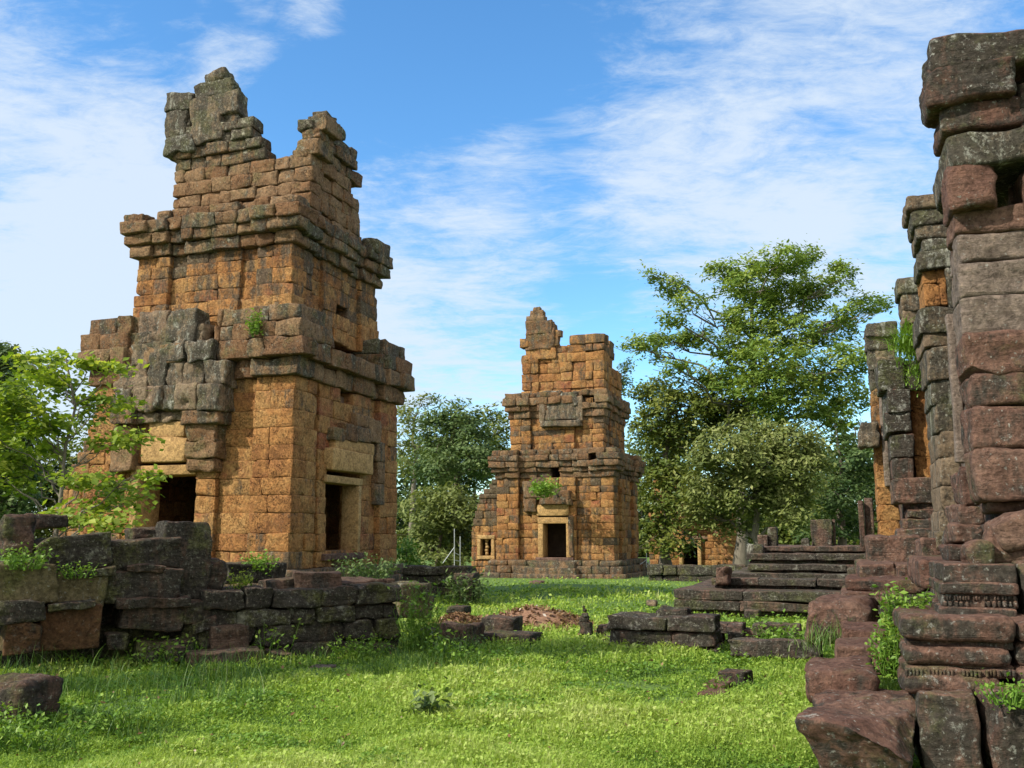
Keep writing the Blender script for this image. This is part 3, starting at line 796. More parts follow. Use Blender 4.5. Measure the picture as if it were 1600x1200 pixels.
def stone(name, label, x0, y0, x1, y1, Y, depth, cat='stone block', mat=None, group=None, yaw=0.0, k=9, r=.07, amp=.03, frq=2.6, lich=.3, tone=None, roll=0.0, dyaw=0.0, taper=None):
    m = MB(); m.frq = frq; k = max(k, 14); r *= .45; amp *= .62
    px_block(m, x0, y0, x1, y1, Y, depth, yaw, k=k, r=r, amp=amp, lich=lich, tone=tone, roll=roll, taper=taper)
    o = m.build(name, mat or M_RUB)
    return tag(o, label, cat, group)


# ------------------------------------------------------------------ sandstone temple on the right
def right_temple():
    root = empty('sandstone_temple', tuple(at(1560, 1000, 8.0)), 'weathered sandstone temple on the right edge, stacked wall ends on a moulded base', 'temple ruin')
    # near wall end: one big block per course, front face towards the viewer
    Y = 7.4
    m = MB(); m.frq = 2.4
    rows = ((1452, 38, 1720, 95, .00, .4, .4), (1447, 92, 1592, 152, .02, .15, .25), (1592, 120, 1720, 195, -.10, .3, .3), (1468, 150, 1610, 197, -.08, .2, .1),
            (1483, 246, 1563, 322, .02, .2, -.3), (1600, 246, 1720, 322, -.02, .2, -.2), (1489, 316, 1720, 358, -.12, .6, -.4))
    for (x0, y0, x1, y1, fr, tn, li) in rows:
        F = px_face(1500, 600, Y); F.pxblock(m, x0, y0, x1, y1, fr, .6, k=15, r=0.035, amp=0.025, tone=tn, lich=li, roll=rnd.uniform(-.012, .012))
    m.build('cornice', M_SAND, root)
    m = MB(); m.frq = 2.2; px_face(1500, 600, Y).pxblock(m, 1478, 193, 1720, 248, .03, 1.3, k=15, r=.035, amp=.025, lich=.7, tone=.4); m.build('cornice', M_GREY, root, 'white lichen covered course')
    m = MB(); m.frq = 2.2
    for (x0, y0, x1, y1, fr, tn, li) in ((1495, 356, 1720, 404, -.13, .5, -.5), (1499, 402, 1720, 457, -.12, .7, -.5), (1503, 455, 1720, 517, -.12, .6, -.5)):
        F = px_face(1500, 600, Y); F.pxblock(m, x0, y0, x1, y1, fr, .55, k=15, r=.03, amp=.022, tone=tn, lich=li + .3, cuts=0)
    m.build('wall', M_GSAND, root, 'smooth grey wall blocks')

    m = MB(); m.frq = 2.2
    for (x0, y0, x1, y1, fr, tn, li) in ((1507, 514, 1720, 582, -.06, .35, -.1), (1514, 580, 1720, 634, -.10, .5, .1), (1518, 631, 1720, 702, -.06, .45, 0), (1524, 699, 1720, 780, -.02, .55, -.1),
                                         (1545, 778, 1720, 800, -.2, .5, -.2)):
        F = px_face(1500, 600, Y); F.pxblock(m, x0, y0, x1, y1, fr, .55, k=17, r=0.038, amp=0.025, tone=tn, lich=li)
    m.build('wall', M_SAND, root, 'rough reddish wall blocks')
    # leaning broken slab and base mouldings of the near wall end
    m = MB(); m.frq = 2.2
    F = px_face(1500, 800, Y)
    F.pxblock(m, 1535, 806, 1720, 884, .06, .55, k=18, r=.05, amp=.035, tone=.5, lich=.0, taper=.72)
    F.pxblock(m, 1515, 846, 1560, 890, .10, .5, k=14, r=.05, amp=.04, tone=.3, lich=.1, roll=.3)
    F.pxblock(m, 1552, 786, 1740, 846, .12, .4, k=16, r=.04, amp=.03, tone=.7, lich=-.3, roll=.3)
    m.build('wall_base', M_SAND, root)
    m = MB(); m.frq = 3
    F = px_face(1500, 930, 7.1)
    for (x0, y0, x1, y1, fr) in ((1474, 882, 1590, 912, .00), (1470, 910, 1592, 930, .05), (1474, 928, 1592, 950, .01), (1468, 948, 1593, 976, .06), (1598, 876, 1740, 976, .02)):
        F.pxblock(m, x0, y0, x1, y1, fr, 1.0, k=13, r=0.017, amp=0.015, tone=.35, lich=.25)
    m.build('base_moulding', M_SAND, root)
    m = MB(); m.frq = 3
    F = px_face(1500, 1020, 6.7)
    for (x0, y0, x1, y1, fr, r) in ((1408, 964, 1588, 1004, .0, .05), (1418, 1000, 1584, 1012, -.10, .01), (1412, 1010, 1584, 1042, -.02, .06), (1420, 1038, 1584, 1047, -.10, .01), (1412, 1045, 1588, 1060, -.02, .02), (1408, 1057, 1568, 1090, .04, .06),
                                (1590, 970, 1750, 1006, -.02, .035), (1590, 1004, 1750, 1046, -.05, .06), (1590, 1044, 1750, 1082, .0, .045)):
        F.pxblock(m, x0, y0, x1, y1, fr, 1.3, k=15, r=r, amp=0.016, tone=.3, lich=.2)
    m.build('base_moulding', M_SAND, root)
    # rows of small beads and petals carved along the mouldings
    for (Yc, x0, x1, y0, y1, st) in ((7.075, 1474, 1590, 931, 938, 4.2), (7.075, 1474, 1590, 939, 950, 8.5), (6.685, 1414, 1586, 1047, 1058, 6.0)):
        x = x0; m = MB()
        while x < x1:
            w_ = st * rnd.uniform(.7, .9)
            if rnd.random() > .25: F_ = px_face(1500, (y0 + y1) / 2, Yc); F_.pxblock(m, x, y0, x + w_, y1, .0, .05, k=4, r=.012, amp=.005, lich=.2, cuts=0)
            x += st
        m.build('carved_band', M_SAND, root)
    # the same courses carried on to the right, past the edge of the view
    m = MB(); m.frq = 2.2; F = px_face(1500, 600, Y)
    for (y0, y1) in ((38, 95), (92, 150), (148, 197), (193, 248), (246, 320), (316, 358), (356, 404), (402, 457), (455, 517), (514, 582), (580, 634), (631, 702), (699, 780), (778, 884), (880, 976), (970, 1090), (1088, 1240)):
        x = 1752 if y0 > 960 else 1722
        while x < 2320:
            e = x + rnd.uniform(110, 230); F.pxblock(m, x, y0, e, y1, rnd.uniform(-.14, -.02), .5, k=8, r=.03, amp=.03, lich=rnd.uniform(-.1, .4)); x = e
    m.build('wall', M_SAND, root)
    # second wall end
    Y2 = 12.4
    F2 = px_face(1440, 600, Y2)
    m = MB(); m.frq = 2.4
    for (x0, y0, x1, y1, fr, li) in ((1416, 302, 1492, 326, .05, .2), (1424, 324, 1494, 350, .02, .7), (1432, 348, 1494, 372, -.02, .4), (1437, 370, 1495, 392, -.04, .9), (1434, 390, 1495, 420, .0, .8), (1480, 418, 1498, 480, -.02, .7)):
        F2.pxblock(m, x0, y0, x1, y1, fr, .9, k=11, r=0.032, amp=0.021, lich=li)
    m.build('cornice', M_GREY, root)
    m = MB()
    for (x0, y0, x1, y1) in ((1441, 418, 1464, 443), (1463, 418, 1481, 441), (1444, 442, 1470, 478), (1469, 440, 1481, 478)):
        F2.pxblock(m, x0, y0, x1, y1, -.12, .8, k=10, r=0.021, amp=0.013, lich=-.8, tone=.4)
    m.build('wall', M_LAT, root, 'small patch of bright orange laterite blocks')
    m = MB(); m.frq = 2.6
    for (x0, y0, x1, y1, fr, li) in ((1436, 478, 1500, 520, .02, .7), (1443, 518, 1500, 542, -.02, .3), (1449, 540, 1497, 592, -.0, .5), (1455, 590, 1497, 632, -.03, .9), (1461, 630, 1499, 676, -.05, .6), (1464, 674, 1500, 716, -.04, .3),
                                     (1467, 714, 1504, 760, -.05, .2), (1470, 758, 1506, 800, -.04, .1), (1468, 798, 1520, 832, .0, .3), (1462, 830, 1530, 860, .1, .4)):
        F2.pxblock(m, x0, y0, x1, y1, fr, 1.2, k=11, r=0.028, amp=0.018, lich=li)
    m.build('wall', M_GREY, root, 'lichen spotted wall blocks')
    m = MB(); F3 = px_face(1495, 600, 10.4)
    F3.pxblock(m, 1487, 488, 1504, 724, 0, .16, k=10, r=0.021, amp=0.009, tone=.9, lich=-.4)
    F3.pxblock(m, 1504, 500, 1516, 740, -.08, .5, k=10, r=0.021, amp=0.015, tone=.2, lich=.3)
    m.build('colonnette', M_GSAND, root)
    m = MB(); F3 = px_face(1495, 800, 9.4)
    for (x0, y0, x1, y1, fr) in ((1500, 730, 1532, 788, -.1), (1494, 786, 1538, 820, -.05), (1486, 818, 1536, 852, .02), (1480, 850, 1540, 882, .08)):
        F3.pxblock(m, x0, y0, x1, y1, fr, .9, k=13, r=0.035, amp=0.029, lich=.15)
    m.build('wall_base', M_SAND, root)
    # third and fourth wall ends, farther along
    Y3 = 16.5
    F4 = px_face(1420, 600, Y3)
    m = MB(); m.frq = 2.4
    for (x0, y0, x1, y1, fr, li) in ((1402, 433, 1444, 458, .0, .8), (1408, 456, 1446, 486, -.04, .4), (1410, 484, 1436, 506, -.1, .2)):
        F4.pxblock(m, x0, y0, x1, y1, fr, .9, k=11, r=0.035, amp=0.021, lich=li)
    m.build('cornice', M_GREY, root)
    m = MB(); m.frq = 2.6
    for (x0, y0, x1, y1, fr, tn, li) in ((1382, 608, 1424, 644, .04, .2, .7), (1383, 642, 1426, 680, .03, .1, .6), (1392, 678, 1430, 716, .0, .3, .4), (1396, 714, 1428, 750, -.02, .5, .1), (1396, 746, 1460, 786, .0, .7, .0),
                                        (1372, 560, 1414, 610, .02, .3, .6), (1410, 560, 1450, 610, -.05, .4, .5)):
        F4.pxblock(m, x0, y0, x1, y1, fr, 1.0, k=11, r=0.032, amp=0.021, lich=li, tone=tn)
    m.build('wall', M_SAND, root, 'dark lichen covered wall blocks')
    m = MB()
    for j, (x0, y0, x1, y1) in enumerate(((1420, 604, 1458, 642), (1424, 640, 1460, 684), (1428, 682, 1462, 714), (1430, 712, 1464, 748), (1440, 746, 1468, 790))):
        F4.pxblock(m, x0, y0, x1, y1, -.2, .8, k=10, r=0.021, amp=0.015, lich=-.3, tone=.2 + .1 * j)
    m.build('wall', M_LAT, root, 'bright orange laterite wall in the recess')
    m = MB()
    for (x0, y0, x1, y1, fr) in ((1428, 784, 1462, 798, -.1), (1418, 796, 1463, 812, -.05), (1410, 810, 1465, 828, .0), (1400, 826, 1466, 842, .06)):
        F4.pxblock(m, x0, y0, x1, y1, fr, .8, k=13, r=0.032, amp=0.021, lich=.1)
    m.build('base_moulding', M_SAND, root)
    Y4 = 21.0
    F5 = px_face(1385, 600, Y4)
    m = MB(); m.frq = 2.6
    for (x0, y0, x1, y1, fr, li) in ((1352, 503, 1404, 526, .05, .8), (1354, 524, 1400, 546, -.02, .6), (1356, 544, 1400, 578, -.04, .5), (1368, 556, 1412, 584, .1, .4), (1360, 576, 1396, 610, -.1, .7),):
        F5.pxblock(m, x0, y0, x1, y1, fr, .9, k=11, r=0.042, amp=0.033, lich=li)
    m.build('cornice', M_GREY, root)
    m = MB(); F5.pxblock(m, 1342, 660, 1374, 698, .25, .9, k=12, r=.04, amp=.03, lich=.5); m.build('bracket', M_GREY, root)
    m = MB()
    for j in range(9):
        y = 606 + j * 26; x = 1361 + j * 1.6
        F5.pxblock(m, x, y, x + 34, y + 27, -.12, .8, k=10, r=0.021, amp=0.021, lich=-.2 + .5 * (j < 3), tone=rnd.uniform(.1, .5))
    m.build('wall', M_LAT, root, 'bright orange laterite wall at the far end')
    m = MB()
    for (x0, y0, x1, y1) in ((1378, 612, 1388, 760), (1395, 600, 1402, 620)):
        F5.pxblock(m, x0, y0, x1, y1, .12, .2, k=10, r=0.028, amp=0.015, lich=.2)
    m.build('colonnette', M_GSAND, root)
    # stepped base below the far wall ends
    m = MB(); m.frq = 2.0
    for (x0, y0, x1, y1, Y, dp, tn) in ((1357, 838, 1442, 882, 13.5, 2.5, .4), (1440, 842, 1500, 876, 12.3, 2.2, .5), (1343, 880, 1402, 906, 12.0, 2.0, .6), (1400, 882, 1450, 908, 11.6, 2.0, .5),
                                        (1322, 904, 1452, 926, 11.2, 1.5, .2), (1316, 922, 1412, 946, 11.0, 1.4, .6), (1440, 876, 1530, 924, 9.2, 1.8, .35)):
        px_block(m, x0, y0, x1, y1, Y, dp, k=15, r=0.042, amp=0.033, lich=.05, tone=tn)
    m.build('base', M_SAND, root)
    # the mass of the building behind the fronts, running away to the right
    q = MB()
    for (px, py, Y, w_, dp, ztop, ins) in ((1520, 600, 7.9, 4.0, 4.2, zp(60, 7.4), .4), (1490, 600, 12.9, 4.0, 3.4, zp(330, 12.4), .3), (1440, 600, 17.2, 4.0, 3.6, zp(470, 16.5), .2), (1392, 600, 21.8, 4.0, 3.0, zp(540, 21), .1)):
        a = at(px, py, Y); c = a - UL * (w_ / 2 + ins) + UR * dp / 2
        q.block((c[0], c[1], ztop / 2 - .1), FRAME, (w_ / 2, dp / 2, ztop / 2 - .15), k=20, r=0.042, amp=0.021, lich=.1, tone=.4)
    q.build('wall_core', M_SAND, root)
    return root


right_temple()

# big plinth stones in the right foreground
stone('stone_block', 'largest reddish boulder-like block at the bottom right, its near face dark and mossy', 1288, 1116, 1400, 1236, 6.35, .85, mat=M_SAND, yaw=.10, k=30, r=.09, amp=.06, frq=1.8, lich=.25, tone=.42, group='plinth stones in the right foreground', taper=1.72)
stone('stone_block', 'upright mossy block between dark gaps, below the moulded base', 1440, 1082, 1536, 1230, 6.45, 1.0, mat=M_SAND, k=16, r=.05, amp=.04, frq=2.0, lich=.3, tone=.5, group='plinth stones in the right foreground')
stone('stone_block', 'reddish block at the bottom right corner of the view, cut by the frame', 1548, 1090, 1720, 1240, 6.2, 1.0, mat=M_SAND, k=16, r=.05, amp=.04, frq=2.0, lich=.2, tone=.35, group='plinth stones in the right foreground', roll=.03)
stone('stone_block', 'low purple block tucked behind the largest boulder-like block', 1258, 1046, 1372, 1100, 7.3, .9, mat=M_SAND, k=10, r=.12, amp=.05, frq=2, lich=.0, tone=.3, group='plinth stones in the right foreground')
stone('stone_slab', 'flat purple slab beside the leafy weeds, nearer of two', 1306, 1012, 1388, 1052, 8.3, .8, cat='stone slab', mat=M_SAND, k=9, r=.05, amp=.03, lich=-.2, tone=.4, group='flat slabs by the weeds')
stone('stone_slab', 'flat purple slab beside the leafy weeds, farther of two', 1316, 982, 1386, 1020, 9.3, .9, cat='stone slab', mat=M_SAND, k=9, r=.05, amp=.03, lich=-.2, tone=.25, group='flat slabs by the weeds')
stone('boulder', 'rounded red boulder overhanging dry grass in front of the terrace', 1252, 938, 1362, 1008, 10.3, 1.2, cat='boulder', mat=M_SAND, yaw=.1, k=14, r=.2, amp=.08, frq=1.6, lich=-.1, tone=.5)


# ------------------------------------------------------------------ stepped terrace
def terrace():
    root = empty('stepped_terrace', tuple(at(1200, 950, 22)), 'low stepped stone terrace with dark moulded tiers leading to the temple door', 'terrace')
    tiers = ((1054, 921, 1420, 963, 21.0, 7.0), (1112, 903, 1420, 921, 22.0, 6.0), (1136, 895, 1420, 905, 22.8, 5.4), (1168, 881, 1420, 897, 23.5, 5.0), (1166, 864, 1420, 882, 24.3, 4.5), (1176, 853, 1420, 866, 25.0, 4.0))
    for j, (x0, y0, x1, y1, Y, dp) in enumerate(tiers):
        F = px_face(1200, 900, Y); m = MB(); m.frq = 3
        ua, zt = F.hit(x0, y0); zb = F.hit(x0, y1)[1] - .06; ub = ua + 7.5
        parts = (3, 2, 1, 2, 2, 2)[j]
        h_ = (zt - zb) / parts
        for q in range(parts):
            u = ua + (.06 if q == 0 and parts > 1 else 0)
            while u < ub:
                w_ = rnd.uniform(.9, 2.4); e = min(ub, u + w_)
                F.block(m, u, e + .006, zb + q * h_, zb + (q + 1) * h_ - .008, (.06 if q or parts == 1 else -.10) + rnd.uniform(-.015, .015), dp, k=10, r=.02, amp=.02, cuts=1, lich=rnd.uniform(.2, .7), yaw=rnd.uniform(-.01, .01))
                u = e
        m.build('step', M_STEP, root)


terrace()
stone('stone_stump', 'broad grey pillar stump standing on the terrace', 1268, 812, 1300, 862, 26, .5, cat='pillar stump', mat=M_STEP, k=8, r=.04, amp=.03, lich=.3, tone=.7, group='pillar stumps on the terrace')
stone('stone_stump', 'narrow tall pillar stump standing at the left end of the terrace', 1200, 824, 1215, 858, 26, .35, cat='pillar stump', mat=M_STEP, k=7, r=.05, amp=.03, lich=.4, tone=.3, group='pillar stumps on the terrace')
stone('stone_block', 'squat grey block beside the narrow stump on the terrace', 1184, 836, 1201, 858, 26, .4, mat=M_STEP, k=7, r=.05, amp=.03, lich=.4, tone=.5, group='loose blocks on the terrace')
stone('stone_block', 'small pale pointed block beside the broad stump on the terrace', 1250, 842, 1268, 860, 25.8, .3, mat=M_GREY, k=7, r=.08, amp=.05, lich=.8, tone=.5, group='loose blocks on the terrace', taper=.7)
stone('stone_block', 'pale lichen covered lump on the left corner of the terrace', 1166, 850, 1192, 870, 24.6, .5, mat=M_GREY, k=7, r=.12, amp=.06, lich=.9, tone=.6, group='loose blocks on the terrace')
stone('stone_block', 'reddish fallen lump leaning on the lowest terrace steps', 1118, 886, 1140, 914, 21.8, .5, mat=M_STEP, k=7, r=.1, amp=.06, lich=-.1, tone=.4, group='loose blocks on the terrace')
stone('stone_block', 'round grey lump on the right of the terrace steps', 1325, 888, 1342, 908, 17, .3, mat=M_GREY, k=7, r=.08, amp=.04, lich=.5, tone=.6, group='loose blocks on the terrace')


def far_doorframe():
    root = empty('stone_door_frame', tuple(at(1320, 858, 26)), 'thin upright stone door frame at the head of the terrace steps', 'door frame')
    m = MB(); px_block(m, 1343, 782, 1351, 862, 24, .3, k=5, r=.02, amp=.015, lich=.1); px_block(m, 1352, 778, 1366, 862, 24.1, .4, k=5, r=.02, amp=.02, lich=.2)
    m.build('jamb', M_STEP, root)
    m = MB(); px_block(m, 1301, 812, 1306, 858, 26.1, .3, k=5, r=.02, amp=.015, lich=.1); m.build('jamb', M_STEP, root)
    m = MB(); px_block(m, 1300, 852, 1346, 858, 25.9, .5, k=5, r=.02, amp=.015, lich=-.2); m.build('sill', M_STEP, root)


far_doorframe()


# ------------------------------------------------------------------ low walls
def course_wall(name, label, x0, x1, ytop, ybot, Y, dp, nc, mat, yaw=0.0, wr=(.5, 1.1), cat='stone wall', lich=.5, amp=.035, over=.06, group=None):
    F = px_face((x0 + x1) / 2, (ytop + ybot) / 2, Y, yaw)
    ua, zt = F.hit(x0, ytop); ub, zt2 = F.hit(x1, ytop); zb = F.hit((x0 + x1) / 2, ybot)[1] - .12; zt = (zt + zt2) / 2
    root = empty(name, tuple(F.P * np.array([1, 1, 0]) + np.array([0, 0, zb])), label, cat, group)
    cs = courses(zb, zt, (zt - zb) / nc)
    m = MB(); m.frq = 2.8
    for j, (a, b) in enumerate(cs):
        last = j == len(cs) - 1
        mm = MB() if last else m
        u = ua
        while u < ub - .01:
            e = u + rnd.uniform(*wr)
            if ub - e < wr[0] * .5: e = ub
            e = min(e, ub)
            F.block(mm, u - .003, e + .003, a, b + rnd.uniform(-.02, .03) * last, (over if last else 0) + rnd.uniform(-.05, .05), dp, k=8, r=.03, amp=amp * .8, lich=lich + rnd.uniform(-.3, .3), yaw=rnd.uniform(-.03, .03))
            u = e
        if last: mm.build('coping', mat, root)
    m.build('wall', mat, root)
    return root


course_wall('stone_wall', 'low free-standing wall with a projecting coping on the lawn before the terrace', 952, 1118, 963, 1017, 14.8, .8, 3, M_STEP, wr=(.45, 1.0))
course_wall('stone_wall', 'dark low wall of three courses in front of the trees between the towers', 628, 732, 886, 922, 25, .7, 3, M_RUB, wr=(.6, 1.2), lich=.6)
stone('stone_block', 'squared dark pier closing the right end of the low wall before the trees', 706, 896, 738, 938, 23.5, .6, mat=M_RUB, k=8, r=.05, amp=.04, lich=.3, tone=.3)
course_wall('stone_wall', 'long low wall of weathered blocks running behind the lawn to the terrace', 1012, 1165, 883, 912, 40, .8, 2, M_RUB, wr=(.5, 1.0), lich=.6)
stone('stone_block', 'mossy rounded lump resting on the free-standing wall before the terrace', 1024, 951, 1074, 972, 14.9, .5, mat=M_RUB, k=9, r=.09, amp=.05, lich=.6, tone=.4)
stone('stone_slab', 'long low grey kerb slab on the grass below the terrace', 1139, 1001, 1284, 1030, 13.6, .4, cat='stone slab', mat=M_STEP, k=10, r=.05, amp=.04, lich=.5, tone=.8)
stone('stone_slab', 'short grey slab above the long kerb slab, plants growing beside it', 1176, 976, 1250, 996, 15.0, .5, cat='stone slab', mat=M_STEP, k=8, r=.04, amp=.03, lich=.4, tone=.8)
stone('stone_slab', 'short coping slab continuing the free-standing wall to the right', 1090, 974, 1136, 988, 15.6, .5, cat='stone slab', mat=M_STEP, k=8, r=.04, amp=.03, lich=.5, tone=.6)
stone('stone_block', 'reddish broken block under the short coping slab', 1094, 986, 1128, 1014, 15.5, .5, mat=M_SAND, k=8, r=.07, amp=.05, lich=-.3, tone=.5)
stone('stone_block', 'upright small block between the coping slab and the kerb slab', 1136, 976, 1162, 1010, 15.4, .5, mat=M_STEP, k=8, r=.06, amp=.04, lich=.3, tone=.5)
stone('stone_block', 'dark brown block behind the plants of the kerb slab', 1158, 984, 1186, 1008, 15.5, .5, mat=M_STEP, k=8, r=.06, amp=.04, lich=.2, tone=.2)
stone('stone_block', 'small dark block lying at the foot of the terrace', 1164, 953, 1186, 968, 19.5, .4, mat=M_STEP, k=7, r=.06, amp=.04, lich=.4, tone=.5)

# small stones on the lawn
G_ = 'stones lying on the lawn'
stone('stone_block', 'squat dark block sitting on a slab near the dead leaf heap', 751, 965, 803, 994, 16.2, .5, mat=M_RUB, k=9, r=.07, amp=.03, lich=.4, tone=.6, group=G_)
stone('stone_slab', 'mossy slab carrying the squat dark block', 738, 991, 828, 1010, 15.6, .7, cat='stone slab', mat=M_RUB, k=9, r=.06, amp=.04, lich=.5, tone=.5, group=G_)
stone('stone_block', 'brown rounded block left of the squat dark block', 676, 975, 736, 1020, 15.2, .6, mat=M_RUB, k=10, r=.12, amp=.06, lich=.1, tone=.5, group=G_)
stone('stone_block', 'dark worn block at the foot of the green weeds', 650, 985, 690, 1024, 15.6, .5, mat=M_RUB, k=9, r=.1, amp=.06, lich=.4, tone=.3, group=G_)
stone('stone_block', 'small dark block beside the slim stacked cairn', 930, 977, 952, 994, 16.2, .3, mat=M_RUB, k=8, r=.06, amp=.04, lich=.4, tone=.5, group=G_)
stone('stone_slab', 'small pale flat stone before the free-standing wall', 938, 995, 958, 1004, 15.6, .3, cat='stone slab', mat=M_GREY, k=7, r=.03, amp=.03, lich=.8, tone=.5, group=G_)
stone('stone_slab', 'flat dark stone lying in the shaded grass', 886, 1012, 912, 1021, 14.8, .3, cat='stone slab', mat=M_RUB, k=7, r=.03, amp=.02, lich=.2, tone=.5, group=G_)
stone('stone_block', 'farther dark capped block of the three fallen blocks in the sunlit grass', 1120, 1050, 1162, 1072, 11.6, .32, mat=M_RUB, k=9, r=.04, amp=.025, lich=.3, tone=.5, group=G_, yaw=.25)
stone('stone_block', 'middle reddish block of the three fallen blocks in the sunlit grass', 1098, 1068, 1132, 1092, 11.1, .34, mat=M_SAND, k=9, r=.04, amp=.03, lich=-.3, tone=.5, group=G_, yaw=.25)
stone('stone_block', 'nearest reddish block of the three fallen blocks in the sunlit grass', 1089, 1082, 1126, 1110, 10.6, .36, mat=M_SAND, k=9, r=.05, amp=.03, lich=-.4, tone=.35, group=G_, yaw=.25)
stone('stone_slab', 'reddish flat stone sunk in the grass left of the three fallen blocks', 1024, 1099, 1058, 1114, 10.6, .25, cat='stone slab', mat=M_SAND, k=8, r=.04, amp=.03, lich=-.3, tone=.4, group=G_)
stone('stone_slab', 'pale flat stone nearly buried in the middle of the lawn', 864, 1094, 894, 1108, 10.9, .25, cat='stone slab', mat=M_GREY, k=8, r=.04, amp=.03, lich=.2, tone=.6, group=G_)
stone('stone_block', 'little brown stone in the grass in front of the ruined wall', 481, 1041, 514, 1056, 12.8, .2, mat=M_GSAND, k=7, r=.04, amp=.02, lich=.1, tone=.2, group=G_)
stone('boulder', 'dark mossy boulder at the left edge of the near grass', -40, 1062, 32, 1140, 8.7, .5, cat='boulder', mat=M_RUB, k=12, r=.16, amp=.06, frq=2.2, lich=.3, tone=.4)
stone('stone_block', 'low grey block half hidden on the lawn left of the terrace', 1008, 938, 1024, 948, 22, .4, mat=M_GREY, k=7, r=.06, amp=.04, lich=.3, tone=.4, group=G_)
stone('stone_block', 'reddish lump before the steps of the farther tower', 826, 908, 846, 924, 36, .5, mat=M_STEP, k=7, r=.1, amp=.06, lich=.0, tone=.4, group=G_)
stone('stone_slab', 'low mossy stone in the weeds behind the brown rounded block', 698, 948, 726, 960, 20, .4, cat='stone slab', mat=M_RUB, k=7, r=.05, amp=.04, lich=.5, tone=.4, group=G_)


def cairn():
    m = MB(); m.frq = 4
    for (x0, y0, x1, y1) in ((902, 972, 923, 992), (905, 964, 919, 974), (907, 957, 917, 965), (909, 951, 916, 958), (910, 946, 914, 952)):
        px_block(m, x0, y0, x1, y1, 16.1, (x1 - x0) * .0105, k=6, r=.03, amp=.02, lich=.4)
    tag(m.build('cairn', M_RUB), 'slim little cairn of stacked dark stones near the dead leaf heap', 'cairn')


cairn()


# ------------------------------------------------------------------ collapsed wall on the left
G2 = 'fallen blocks of the collapsed wall'
def wy(px): return 11.8 + 2.8 * (px / 630.0)      # the wall runs away towards the right
def rub(label, x0, y0, x1, y1, dY=0.0, depth=.8, name='stone_block', cat='stone block', yaw=-.86, **kw):
    kw['k'] = 16; kw['r'] = kw.get('r', .05); kw['amp'] = kw.get('amp', .045) * 1.1; kw.setdefault('frq', 2.4); kw.setdefault('lich', .4)
    stone(name, label, x0, y0, x1, y1, wy((x0 + x1) / 2) + dY, depth, cat=cat, yaw=yaw, group=G2, mat=kw.pop('mat', M_RUB), **kw)


rub('red-topped rounded block capping the left end of the collapsed wall', 2, 806, 56, 868, .1, .9, r=.12, amp=.06, lich=.1, tone=.3)
rub('low block behind the slim young tree on the collapsed wall', 50, 804, 104, 826, 1.2, .9, lich=.3)
rub('long dark slab tilted down to the right on top of the collapsed wall', 54, 838, 176, 890, -.05, .8, name='stone_slab', cat='stone slab', roll=.10, lich=.55, tone=.35)
rub('brown slab with a rounded right end, left of the tallest block', 168, 842, 286, 890, .1, .8, name='stone_slab', cat='stone slab', roll=.07, r=.09, lich=.35, tone=.75)
rub('dark flat block peeping out behind the tallest block', 206, 824, 262, 846, .9, .7, lich=.2, tone=.2)
rub('tallest upright block of the collapsed wall, flat topped and black with lichen', 256, 815, 330, 936, .15, .7, r=.04, lich=.45, tone=.45, k=13)
rub('olive green fluted block low on the left, under the red-topped one', -30, 880, 92, 946, -.1, .8, r=.08, lich=.1, tone=.7, mat=M_OLV)
rub('olive block with a slanting underside, below the long tilted slab', 84, 894, 168, 948, -.05, .8, r=.09, roll=-.06, lich=.2, tone=.5, mat=M_OLV)
rub('mossy block with a reddish upper edge, below the brown slab', 166, 890, 286, 942, -.02, .8, lich=.4, tone=.5)
rub('black lichened slab at the lower left edge of the collapsed wall', -30, 938, 72, 974, -.2, .9, name='stone_slab', cat='stone slab', lich=.5, tone=.3, roll=.05)
rub('orange-stained upright brown block near the bottom left', 62, 946, 158, 1016, -.12, .8, r=.04, lich=.1, tone=.7, mat=M_BRN, amp=.02)
rub('long moulded block over the dark hollow in the middle', 190, 944, 286, 984, -.02, .8, r=.05, roll=-.08, lich=.15, tone=.7)
rub('short block propped right of the long moulded block', 284, 938, 332, 974, .0, .8, lich=.2, tone=.6)
rub('small brown block at the bottom left corner of the collapsed wall', 10, 970, 66, 1022, -.2, .8, lich=.3, tone=.6, mat=M_BRN)
rub('dark recessed block in the hollow under the long moulded block', 150, 976, 300, 1024, .45, .8, lich=.6, tone=.2)
rub('low stone under the short propped block', 214, 1000, 300, 1034, .0, .7, lich=.4, tone=.5)
rub('jagged stone at the foot of the tallest block', 284, 972, 340, 1012, .1, .7, r=.1, amp=.07, lich=.3, tone=.5)
rub('red-topped stone just right of the tallest block', 318, 874, 356, 924, .2, .7, r=.1, amp=.05, lich=.2, tone=.2)
rub('low grey block carrying green weeds before the near tower', 352, 880, 448, 912, 1.6, .9, lich=.5, tone=.7)
rub('raised purple block lying across the top of the ruined wall', 460, 895, 536, 926, .35, .8, r=.03, amp=.025, lich=.0, tone=.35, yaw=-.6)
rub('thin broken slab left of the raised purple block', 424, 905, 486, 930, .5, .8, name='stone_slab', cat='stone slab', roll=.1, lich=.2, tone=.5)
rub('flat purple slab on the right end of the ruined wall', 536, 908, 616, 930, .6, 1.2, name='stone_slab', cat='stone slab', r=.04, lich=-.3, tone=.3, roll=.03)
rub('pale block standing in the weeds at the foot of the ruined wall', 330, 978, 390, 1018, -.15, .6, lich=.0, tone=.8)
rub('long low slab lying in the tall grass before the ruined wall', 296, 1018, 414, 1044, -.55, .5, name='stone_slab', cat='stone slab', r=.04, lich=.2, tone=.5)
rub('mossy block standing past the right end of the ruined wall', 624, 912, 682, 966, 2.2, .8, r=.06, lich=.4, tone=.5, mat=M_OLV)
